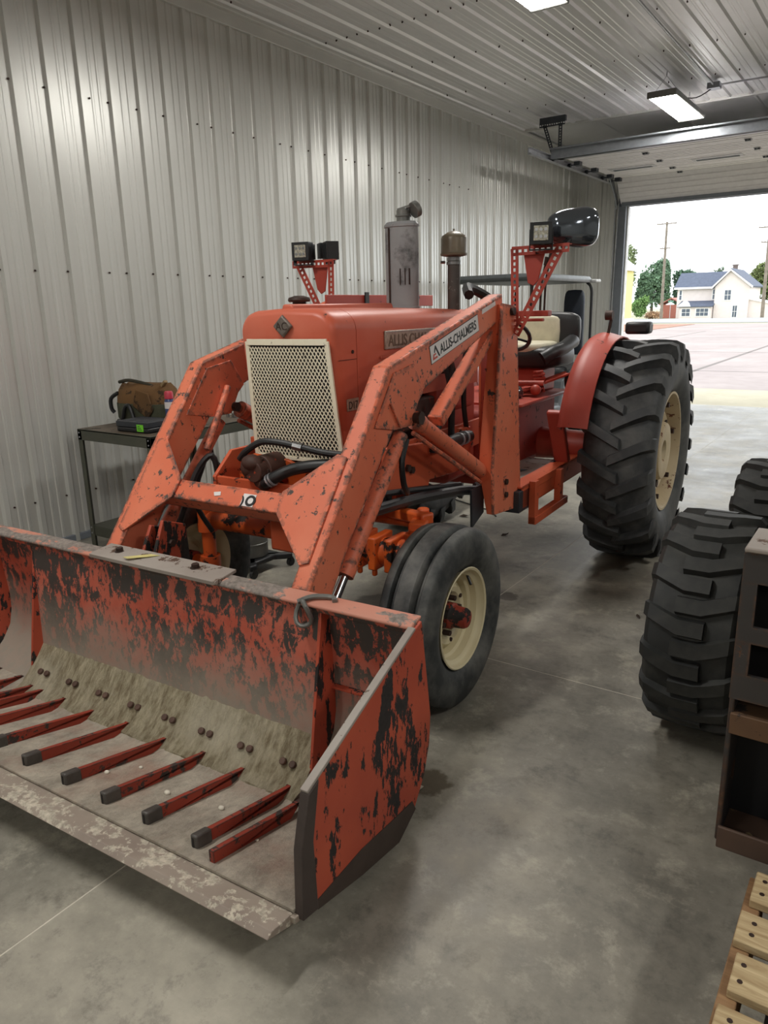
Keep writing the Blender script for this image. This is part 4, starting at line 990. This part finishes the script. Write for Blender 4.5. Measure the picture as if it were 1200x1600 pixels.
# plastic case
CS = empty('plastic_case', (-4.10, 3.13, .861), math.radians(4)); tag(CS, 'flat dark plastic tool case with green tag lying on the work table', 'case')
MB().box(-.15, .15, -.11, .11, 0, .033).build('case_bottom', M['black'], CS, bevel=.010)
MB().box(-.15, .15, -.11, .11, .035, .070).box(-.12, .12, -.08, .08, .069, .073).build('case_lid', plain('slate_plastic', lin(46, 50, 56), .5), CS, bevel=.010)
tg = MB().box(.045, .105, -.1115, -.109, .010, .055).build('green_tag', plain('lime_tag', lin(120, 214, 50), .6), CS)
for k in range(3): MB().box(.055, .095 - .01 * k, -.1122, -.1112, .020 + .011 * k, .024 + .011 * k).build('print_line', M['ink'], tg)
# spray can
SC = empty('spray_can', (-4.095, 3.345, .861)); tag(SC, 'blue aerosol can with red cap standing at the right end of the tool bag', 'can')
MB().lathe([(0, .030), (.003, .033), (.17, .033), (.185, .026), (.19, .022)], (0, 0, 0), 'z', 24).build('can_body', plain('blue_label', lin(60, 74, 120), .35), SC, smooth=40)
MB().lathe([(.186, .030), (.225, .030), (.236, .024)], (0, 0, 0), 'z', 24).build('cap', plain('pink_red_cap', lin(200, 60, 80), .4), SC, smooth=40)
MB().lathe([(.12, .0335), (.165, .0335)], (0, 0, 0), 'z', 24).build('label_band', M['white'], SC, smooth=40)
WR = empty('socket_tray', (-4.0, 3.83, .861)); tag(WR, 'small shiny steel tools on the far corner of the work table', 'tools')
for k in range(4): MB().cyl((-.05 + .035 * k, .02 * (k % 2), .0), (-.05 + .035 * k, .02 * (k % 2), .03), .012, n=10).build('socket', M['chrome'], WR)
# canister behind the front wheel
CN = empty('shop_canister', (-3.32, 3.25, 0)); tag(CN, 'grey metal canister on dark caster base behind the far front wheel', 'canister')
MB().lathe([(.09, .10), (.095, .11), (.17, .11), (.172, .113), (.18, .113), (.182, .11), (.27, .108), (.30, .09), (.305, .05)], (0, 0, 0), 'z', 28).build('drum', M['greymetal'], CN, smooth=35)
MB().box(-.14, .14, -.14, .14, .055, .09).bar((-.16, -.16, .07), (.20, .17, .07), .05, .04).bar((-.16, .16, .07), (.17, -.16, .07), .05, .04).build('base', M['black'], CN, bevel=.012)
for x, y in ((-.15, -.15), (.19, .16), (-.15, .15), (.16, -.15)): MB().cyl((x - .012, y, .027), (x + .012, y, .027), .027, n=14).box(x - .016, x + .016, y - .012, y + .012, .03, .06).build('caster', M['black'], CN)

# ================================================================ SKID LOADER and PALLET
SK = empty('skid_loader', (.2, 3.3, 0)); tag(SK, 'black skid loader with chunky tires and fork carriage at the right edge', 'loader')
def kp(o): o.parent = SK; o.matrix_parent_inverse = Matrix.Translation((-.2, -3.3, 0)); return o
sprof = [(-.10, .215), (-.135, .235), (-.155, .28), (-.158, .33), (-.148, .375), (-.13, .392), (0, .397), (.13, .392), (.148, .375), (.158, .33), (.155, .28), (.135, .235), (.10, .215)]
def sk_lugs(sg): return [(-.050 * sg, -.01, .420, .385, .052), (.035 * sg, -.01, .420, .385, .052), (.085 * sg, .035, .419, .383, .050), (.135 * sg, .085, .414, .372, .050), (.155 * sg, .10, .392, .35, .048), (.160 * sg, .105, .36, .33, .042)]
for x, y in ((-.487, 2.88), (-.44, 4.02), (.90, 2.88), (.90, 4.02)):
    t = wheel_tire('tire', M['rubber_s'], (0, 0, 0), .42, sprof, [(0, sk_lugs(1)), (1, sk_lugs(-1))], 17, None)
    kp(t); t.location = (x, y, .42)
    r = kp(MB().lathe([(-.12, .215), (-.10, .20), (-.03, .19), (-.02, .08), (.0, .08), (.0, .0), (.02, .0), (.02, .08), (.03, .19), (.10, .20), (.12, .215)], (0, 0, 0), 'x', 32, close=True).build('rim', M['cream_r'], None, smooth=35)); r.location = (x, y, .42)
kp(MB().prism([(2.35, .35), (2.35, .9), (2.6, 1.1), (4.3, 1.15), (4.75, .9), (4.75, .35), (4.4, .22), (2.6, .22)], 'x', -.24, .68).build('chassis', plain('loader_body', lin(58, 56, 52), .5), None, bevel=.02))
for y in (2.88, 4.02): kp(MB().cyl((-.38, y, .42), (.82, y, .42), .05, n=14).build('axle', M['darksteel'], None))
for x in (-.22, .58): kp(MB().prism([(4.5, .95), (4.5, 1.25), (2.6, 1.25), (1.90, .62), (1.90, .45), (2.05, .45), (2.7, 1.05)], 'x', x, x + .09).build('lift_arm', plain('loader_arm_paint', lin(58, 56, 52), .5), None, bevel=.01))
# fork carriage: plate with windows
cm = paint('scuffed_black_steel', lin(46, 44, 44), lin(60, 56, 54), lin(96, 68, 50), .60, 10, .5, edge=.01)
kp(MB().box(-.236, -.224, 1.750, 1.890, .30, 1.06).build('carriage_side', cm, None, bevel=.004))
kp(MB().box(.70, .712, 1.750, 1.890, .30, 1.06).build('carriage_side', cm, None, bevel=.004))
zs = [(1.03, 1.07), (.90, .93), (.755, .80)]
fp_ = MB()
for z0_, z1_ in ((.99, 1.060), (.845, .885), (.70, .765)): fp_.box(-.236, .712, 1.738, 1.750, z0_, z1_)
for z0_, z1_ in ((.885, .99), (.765, .845)):
    for xa_, xb_ in ((-.236, -.203), (-.02, .04), (.2, .25), (.42, .47), (.60, .65), (.70, .712)): fp_.box(xa_, xb_, 1.738, 1.750, z0_, z1_)
kp(fp_.build('carriage_plate', cm, None))
kp(MB().box(-.236, .712, 1.730, 1.910, 1.062, 1.074).build('carriage_top', M['wornsteel'], None, bevel=.004))
kp(MB().box(-.23, .705, 1.750, 1.850, .635, .66).box(-.23, .705, 1.742, 1.752, .605, .66).build('carriage_rail', paint('rusty_rail', lin(112, 82, 54), lin(88, 64, 46), lin(52, 44, 40), .55, 10, .6), None, bevel=.003))
kp(MB().box(-.23, .705, 1.878, 1.886, .314, 1.055).build('carriage_back', plain('shadow_black_steel', lin(16, 16, 18), .8), None))  # near-black sheet puts the shade inside the carriage openings into colour
kp(MB().box(-.23, .705, 1.750, 1.890, .30, .312).box(-.23, .705, 1.742, 1.752, .285, .345).build('carriage_foot', paint('rusty_foot', lin(84, 64, 52), lin(66, 54, 48), lin(150, 130, 96), .62, 14, .6), None, bevel=.003))
for x in (-.062, .45):
    f_ = kp(MB().box(x, x + .10, 1.690, 1.735, .07, .95).build('fork_shank', cm, None, bevel=.006))
    kp(MB().prism([(1.735, .07), (1.735, .115), (.66, .085), (.64, .075)], 'x', x, x + .10).build('fork_tine', cm, None, bevel=.004))
# pallet
PL = empty('wood_pallet', (.40, 1.05, .16)); tag(PL, 'pale wooden pallet with nailed deck boards in the bottom right corner', 'pallet')
def wood(name, a, b):
    t = NT(name); vec = t.coord((.6, 6, 6)); n = t.noise(6, 8, .65, vec, .8); k = t.noise(2.2, 4, .6)
    col = t.mix(t.ramp(n, [(.35, 0.0), (.65, 1.0)]), a, b); col = t.mix(t.ramp(k, [(.55, 0.0), (.75, .6)]), col, tuple(x * .62 for x in a[:3]) + (1,))
    t.bump(n, .35, .006); return t.out(col, .8)
M['wood'] = wood('pallet_pine', lin(158, 132, 94), lin(206, 186, 146)); M['wood2'] = wood('pallet_stringer', lin(128, 96, 66), lin(156, 122, 86))
bx0, bx1 = -.135, .92
boards = [(1.585, 1.69), (1.45, 1.545), (1.315, 1.42), (1.17, 1.275), (1.04, 1.135), (.91, 1.0), (.77, .87), (.63, .73)]
for i, (a, b) in enumerate(boards):
    j = rng.uniform(-.008, .008)
    bo = MB().box(bx0 + .004 + j - .40, bx1 - .40, a - 1.05, b - 1.05, .118, .140).build('deck_board', M['wood'], PL, bevel=.003)
    for yy in (a + .03, b - .03):
        for x in (bx0 + .028, .40, bx1 - .03): MB().cyl((x - .40, yy - 1.05, .139), (x - .40, yy - 1.05, .1412), .0055, n=8).build('nail_head', M['bolt'], bo)
for x in (bx0 - .006, .38, bx1 - .045): MB().box(x - .40, x + .036 - .40, .63 - 1.05, 1.69 - 1.05, .0, .118).build('stringer', M['wood2'], PL, bevel=.003)
for a in (1.60, 1.1, .66): MB().box(bx0 - .40, bx1 - .40, a - 1.05, a + .09 - 1.05, -.02, .0).build('bottom_board', M['wood2'], PL, bevel=.003)

# ================================================================ UTILITY CART behind the tractor
GC = empty('utility_cart', (-3.92, 8.7, 0)); tag(GC, 'utility cart with grey canopy and black roof posts parked behind the tractor', 'cart')
rf = superell((0, 0, 1.90), (.575, 1.0, .045), .3, 36, 8).build('canopy', plain('canopy_grey', lin(104, 110, 112), .4), GC, smooth=50)
MB().box(.42, .60, .86, 1.04, 1.865, 1.905).build('roof_corner', plain('canopy_corner', lin(196, 198, 200), .4), rf, bevel=.012)
for x, y, d in ((-.5, -.92, .1), (.5, -.92, .1), (-.5, .88, -.02), (.53, .88, -.02)):
    MB().tube([(x * .9, y + d, 1.87), (x, y + d * .2, 1.80), (x * 1.02, y, 1.6), (x * 1.02, y, .75)], .018, 8).build('roof_post', M['black'], GC)
MB().prism([(-1.05, .30), (-1.05, .62), (-.75, .78), (-.45, .45), (.0, .42), (.1, .72), (1.05, .78), (1.1, .35), (.8, .25)], 'x', -.52, .52).build('cart_body', plain('cart_body_grey', lin(88, 92, 96), .4), GC, bevel=.03)
superell((0, .35, .80), (.48, .28, .07), .4, 28, 10).build('seat', M['black'], GC, smooth=60)
superell((.40, .66, 1.38), (.13, .04, .40), .35, 24, 12).build('seat_back', plain('navy_seat', lin(40, 48, 60), .6), GC, smooth=60)
MB().prism([(.10, .80), (.16, 1.50), (.36, 1.52), (.54, 1.12), (.56, .80)], 'y', .30, .33).build('rear_panel', plain('grey_panel', lin(108, 108, 110), .5), GC, bevel=.01)
for x in (-.48, .48):
    for y in (-.75, .72):
        w_ = wheel_tire('cart_tire', M['rubber_s'], (x, y, .22), .22, [(-.06, .11), (-.09, .14), (-.10, .18), (-.08, .21), (.08, .21), (.10, .18), (.09, .14), (.06, .11)], None, 0, GC)
        MB().lathe([(-.05, .112), (.05, .112), (.06, .10), (.03, .03)], (0, 0, 0), 'x', 20).build('cart_rim', M['greymetal'], w_)

# ================================================================ OUTSIDE
def flat(name, x0, x1, y0_, y1_, z, m): return MB().box(x0, x1, y0_, y1_, z - .05, z).build(name, m, smooth=0)
def ground_mat(name, a, b, sc=.6):
    t = NT(name); p = t.n('ShaderNodeNewGeometry').outputs['Position']
    n = t.noise(sc, 7, .65, p); k = t.noise(sc * 9, 5, .6, p)
    return t.out(t.ramp(t.math('ADD', t.math('MULTIPLY', n, .7), t.math('MULTIPLY', k, .3)), [(.35, a), (.65, b)]), .8)

struct(MB().add([(-200, YD + .1, -.09), (200, YD + .1, -.09), (200, 84, -.09), (-200, 84, -.09), (200, 118, -.78), (-200, 118, -.78), (200, 330, -.78), (-200, 330, -.78)],
                [(0, 1, 2, 3), (3, 2, 4, 5), (5, 4, 6, 7)]).build('floor_outside', ground_mat('far_ground', lin(150, 150, 120), lin(172, 168, 140), .05), smooth=0), 'grass and gravel ground beyond the yard')
struct(flat('apron', -9, 12, YD + .05, 15.3, -.012, ground_mat('apron_concrete', lin(168, 160, 136), lin(186, 178, 154), 1.2)), 'pale concrete apron outside the door')
yard = struct(flat('yard', -20.5, 60, 15.3, 62, -.03, ground_mat('yard_paving', lin(140, 128, 125), lin(164, 152, 148), .35)), 'pinkish paved yard outside the open door')
jm = plain('yard_joint', lin(112, 104, 100), .9)
for x in (-9.5, -4.2, 1.2): MB().box(x - .06, x + .06, 18, 46, -.031, -.0285).build('paving_joint', jm, yard, smooth=0)
for y in (19.5, 27, 38): MB().box(-20, 40, y - .05, y + .05, -.031, -.0285).build('paving_joint', jm, yard, smooth=0)
struct(flat('road', -160, 160, 66, 82, -.04, ground_mat('road_asphalt', lin(140, 140, 142), lin(160, 160, 162), .3)), 'grey road crossing beyond the yard')
struct(flat('verge', -60, -13.2, 46, 60, .0, ground_mat('red_soil', lin(140, 98, 80), lin(160, 122, 102), .7)), 'strip of reddish soil beside the yard')
# yellow building
YBd = empty('yellow_building', (-23, 58, 0)); tag(YBd, 'pale yellow metal building at the left edge of the doorway', 'building')
ym = mat_wallsteel('yellow_siding', lin(228, 216, 136), .6, 0)
def yb(mb, n, m):
    o = mb.build(n, m, None); o.parent = YBd; o.matrix_parent_inverse = Matrix.Translation((23 - 1.9, -58, 0)); return o
wy = yb(MB().prism([(-27, -.05), (-17.25, -.05), (-17.25, 4.3), (-22, 8.0), (-27, 4.3)], 'y', 57.0, 64), 'wall', ym)
yb(MB().prism([(-16.95, 4.1), (-16.95, 4.32), (-22, 8.3), (-27.3, 4.35), (-27.3, 4.1), (-22, 8.0)], 'y', 56.8, 64.3), 'roof', plain('white_roof', lin(226, 226, 226), .5))
yb(MB().box(-27, -17.0, 56.6, 64, -.05, .42), 'skirt', plain('white_skirt', lin(214, 208, 200), .6))
# house
HS = empty('farmhouse', (-24, 119, -.75)); tag(HS, 'white two-storey house with slate roof and small porch across the road', 'house')
G0 = -.76; K = 1.45
def hp_(mb, n, m, par=None, bevel=0):
    o = mb.build(n, m, None, bevel=bevel)
    if par is None: o.parent = HS; o.matrix_parent_inverse = Matrix.Translation((24, -119, .75))
    else: o.parent = par; o.matrix_parent_inverse = Matrix.Identity(4)
    return o
sid = plain('white_siding', lin(214, 204, 200), .7, var=.03, scale=2); slate = plain('slate_roof', lin(78, 86, 104), .7, var=.12, scale=3); wtr = plain('white_trim', lin(230, 228, 226), .6, var=.02); wgl = plain('window_glass', lin(80, 90, 104), .15, var=.1)
yF = 116.0
# right block, gable towards the shop
xa, xb, xm, ev, pk = -23.2, -18.75, -21.3, 3.6, 5.75
hp_(MB().prism([(xa, G0), (xb, G0), (xb, ev), (xm, pk - .1), (xa, ev)], 'y', yF, yF + 9), 'wall', sid)
hp_(MB().prism([(xa - .35, ev - .25), (xm, pk), (xb + .35, ev - .25), (xb + .45, ev - .1), (xm, pk + .22), (xa - .45, ev - .1)], 'y', yF - .35, yF + 9.3), 'roof', slate)
hp_(MB().prism([(xa - .4, ev - .35), (xm, pk - .12), (xb + .4, ev - .35), (xb + .45, ev - .1), (xm, pk + .12), (xa - .45, ev - .1)], 'y', yF - .42, yF - .34), 'gable_trim', wtr)
# left wing, ridge parallel to the road
wl0, wl1 = -28.6, xa
hp_(MB().prism([(yF + 1.4, G0), (yF + 7.4, G0), (yF + 7.4, ev), (yF + 4.4, 5.4), (yF + 1.4, ev)], 'x', wl0, wl1 + .2), 'wall', sid)
hp_(MB().prism([(yF + .9, ev - .2), (yF + 4.4, 5.5), (yF + 7.9, ev - .2), (yF + 7.9, ev), (yF + 4.4, 5.72), (yF + .9, ev)], 'x', wl0 - .4, wl1 + 1.2), 'roof', slate)
hp_(MB().box(wl0 - .4, wl1, yF + .85, yF + .95, ev - .25, ev + .02), 'eave_trim', wtr)
# lean-to on the right
hp_(MB().prism([(xb, G0), (-13.6, G0), (-13.6, .55), (xb, 1.75)], 'y', yF + .5, yF + 6), 'wall', sid)
hp_(MB().prism([(xb - .02, 1.72), (-13.4, .50), (-13.4, .66), (xb - .02, 1.9)], 'y', yF + .3, yF + 6.2), 'roof', wtr)
# porch
hp_(MB().box(-27.6, -23.3, yF - .9, yF + 1.5, G0, .85), 'wall', sid)
hp_(MB().prism([(yF - 1.2, .85), (yF - 1.2, 1.0), (yF + 1.5, 1.75), (yF + 1.5, 1.55)], 'x', -27.9, -23.1), 'roof', slate)
hp_(MB().prism([(-27.9, .95), (-26.0, .95), (-26.95, 1.75)], 'y', yF - 1.3, yF + .5), 'porch_gable', wtr)
def win(x0, x1, z0, z1, y, bars=1):
    f = hp_(MB().box(x0 - .1, x1 + .1, y - .06, y, z0 - .1, z1 + .1), 'window', wtr)
    n = bars + 1
    for k in range(n):
        a = x0 + (x1 - x0) * k / n; b = x0 + (x1 - x0) * (k + 1) / n
        for (c0, c1) in ((z0, (z0 + z1) / 2 - .03), ((z0 + z1) / 2 + .03, z1)):
            o = MB().box(a + .03, b - .03, y - .08, y - .05, c0, c1).build('pane', wgl, None); o.parent = f
            o.matrix_parent_inverse = Matrix.Identity(4)
for a in ((-21.3 - .8 + .2, -21.3 + .25, 1.75, 3.05, yF, 1), (-25.3, -23.65, -.35, .62, yF - .9, 2), (-27.25, -26.1, -.35, .62, yF - .9, 1), (-23.75, -23.45, 1.9, 3.2, yF + 1.4, 0), (-28.3, -27.95, 1.9, 3.2, yF + 1.4, 0), (-20.7, -20.1, -.6, .95, yF, 1), (-15.6, -14.9, -.3, .25, yF + .5, 0)): win(*a)
hp_(MB().box(-21.9, -21.3, yF + 4, yF + 4.6, 5.2, 6.55).box(-22.0, -21.2, yF + 3.95, yF + 4.65, 6.45, 6.6), 'chimney', plain('chimney_brick', lin(110, 98, 94), .8))
# small red shed behind
SH = empty('red_shed', (-30.6, 124, G0)); tag(SH, 'small rust red shed left of the white house', 'shed')
MB().box(-1.5, 1.5, -1.5, 1.5, 0, 2.0).build('wall', plain('shed_red', lin(166, 104, 90), .8), SH)
MB().prism([(-1.8, 1.95), (0, 2.9), (1.8, 1.95), (1.8, 2.1), (0, 3.05), (-1.8, 2.1)], 'y', -1.8, 1.8).build('roof', plain('shed_roof', lin(176, 120, 108), .8), SH)
# utility poles
def pole(name, xb_, xt_, y, zt_, label, arms):
    o = empty(name, (xb_, y, G0)); tag(o, label, 'utility pole', 'utility poles along the road')
    wm = plain('weathered_pole', lin(128, 118, 108), .9, var=.2, scale=3)
    MB().cyl((0, 0, 0), (xt_ - xb_, 0, zt_ - G0), .22, .14, 12).build('pole', wm, o)
    for (dz, hw_) in arms:
        f = (zt_ - G0 - dz) / (zt_ - G0); cx = (xt_ - xb_) * f; z = zt_ - G0 - dz
        MB().box(cx - hw_, cx + hw_, -.20, -.08, z - .07, z + .07).build('crossarm', wm, o)
        for k in (-.92, -.45, .45, .92): MB().cyl((cx + hw_ * k, -.14, z + .07), (cx + hw_ * k, -.14, z + .26), .05, .03, 8).build('insulator', plain('insulator', lin(120, 110, 104), .4), o)
    return o
pole('utility_pole', -28.75, -28.85, 110, 12.1, 'tall wooden utility pole with crossarm standing before the trees', ((.25, 1.3), (3.4, .7)))
pole('utility_pole', -15.1, -15.3, 104, 10.6, 'wooden utility pole cut by the right edge of the photo', ((.6, 1.2), (2.3, .8)))
# trees
def foliage(cl, n, size, seed):
    r = np.random.default_rng(seed); per = n // len(cl); V = []; 
    for (cx, cy, cz, rx, ry, rz) in cl:
        d = r.normal(size=(per, 3)); d /= np.linalg.norm(d, axis=1)[:, None]
        rad = r.uniform(.55, 1.03, per) ** .6
        c = np.array([cx, cy, cz]) + d * rad[:, None] * np.array([rx, ry, rz]); c += r.normal(0, .12, c.shape)
        a = r.normal(size=(per, 3)); a /= np.linalg.norm(a, axis=1)[:, None]; b = np.cross(a, r.normal(size=(per, 3))); b /= np.linalg.norm(b, axis=1)[:, None]
        s_ = size * r.uniform(.6, 1.3, per)[:, None]
        V.append(np.stack([c - a * s_, c + b * s_ * .6, c + a * s_, c - b * s_ * .6], 1).reshape(-1, 3))
    V = np.concatenate(V); nf = len(V) // 4
    me = bpy.data.meshes.new('foliage'); me.vertices.add(len(V)); me.vertices.foreach_set('co', V.ravel())
    me.loops.add(nf * 4); me.loops.foreach_set('vertex_index', np.arange(nf * 4)); me.polygons.add(nf)
    me.polygons.foreach_set('loop_start', np.arange(nf) * 4); me.polygons.foreach_set('loop_total', np.full(nf, 4)); me.update(); me.validate()
    return me
def tree(name, x, y, h, rx, label, c, seed, cat='tree', trunk=True, n=5200, size=.28):
    o = empty(name, (x, y, G0)); tag(o, label, cat, 'trees beyond the road' if cat == 'tree' else None)
    r = np.random.default_rng(seed); cl = [(0, 0, h * .55, rx * .8, rx * .7, h * .40)]
    for k in range(9):
        a = r.uniform(0, 2 * PI); cl.append((rx * .55 * math.cos(a), rx * .45 * math.sin(a), h * r.uniform(.3, .85), rx * .45, rx * .4, h * .17))
    me = foliage(cl, n, size, seed); me.materials.append(plain('leaves_' + name, c, .85, var=.35, scale=.8))
    f = bpy.data.objects.new('foliage', me); COL.objects.link(f); f.parent = o
    if trunk: MB().cyl((0, 0, 0), (.1, 0, h * .6), .28, .1, 10).build('trunk', plain('bark', lin(92, 80, 70), .9), o)
tree('broadleaf_tree', -40.0, 146, 10.2, 3.3, 'big rounded green tree between yellow building and utility pole', lin(104, 132, 104), 11, n=9000)
tree('broadleaf_tree', -35.2, 150, 8.2, 2.4, 'darker green tree just right of the utility pole', lin(88, 116, 94), 12)
tree('broadleaf_tree', -43.6, 140, 12.2, 2.2, 'taller thin tree peeking above the yellow building roof', lin(128, 142, 100), 13, n=1800)
tree('broadleaf_tree', -24.0, 168, 10.0, 4.0, 'olive green tree behind the gable of the white house', lin(120, 132, 84), 14)
tree('broadleaf_tree', -16.5, 148, 10.5, 4.2, 'autumn tinged tree right of the white house', lin(138, 136, 82), 15, n=8000)
tree('broadleaf_tree', -33.0, 165, 9.0, 1.5, 'slim distant treetop above the house ridge', lin(112, 132, 108), 16, n=1500)
tree('garden_bush', -34.6, 120, 3.2, 1.25, 'rounded bright green bush beside the yellow building', lin(112, 146, 84), 17, cat='bush', trunk=False, n=2600, size=.18)
tree('autumn_shrub', -31.4, 116, 1.1, 1.4, 'low rusty brown shrub at the foot of the utility pole', lin(172, 138, 108), 18, cat='bush', trunk=False, n=900, size=.14)
SG = empty('street_sign', (-28.1, 112, G0)); tag(SG, 'thin street sign post in front of the house', 'sign')
MB().cyl((0, 0, 0), (0, 0, 2.7), .04, n=8).build('post', M['zinc'], SG)
MB().box(-.35, .35, -.03, -.01, 2.35, 2.6).build('sign_blade', plain('green_sign', lin(90, 140, 120), .5), SG)

# ---- litter on the slab
lm = plain('dry_leaf', lin(58, 44, 34), .9)
for x, y, r, sz, lb in ((-2.703, 4.993, .3, .045, 'dry brown leaf on the floor near the foot of the loader post'), (-2.215, 4.702, 1.1, .035, 'dry brown leaf on the floor between front and rear tire'), (-0.979, 3.727, 2.2, .022, 'tiny dark leaf on the floor near the skid loader tire')):
    LF = MB()
    top = [(-1, 0, .10), (-.3, .42, .35), (.5, .36, .2), (1, 0, .45), (.4, -.4, .3), (-.4, -.38, .12), (0, 0, .05)]
    v = [(a * sz, b * sz, c * sz + .001) for a, b, c in top] + [(a * sz, b * sz, c * sz - .0004) for a, b, c in top]
    LF.add(v, [(6, i, (i + 1) % 6) for i in range(6)] + [(13, 7 + (i + 1) % 6, 7 + i) for i in range(6)] + [(i, 7 + i, 7 + (i + 1) % 6, (i + 1) % 6) for i in range(6)])
    lf = LF.build('dry_leaf', lm, smooth=0); lf.location = (x, y, 0); lf.rotation_euler = (0, 0, r)
    tag(lf, lb, 'leaf', 'dry leaves on the floor')
cdl = MB().tube([(-3.123, 5.464, .006), (-2.705, 5.282, .006), (-2.625, 5.262, .006), (-2.490, 5.115, .006)], .005, 6).build('loose_cord', M['hose'])
tag(cdl, 'thin black cord lying on the floor under the tractor', 'cord')
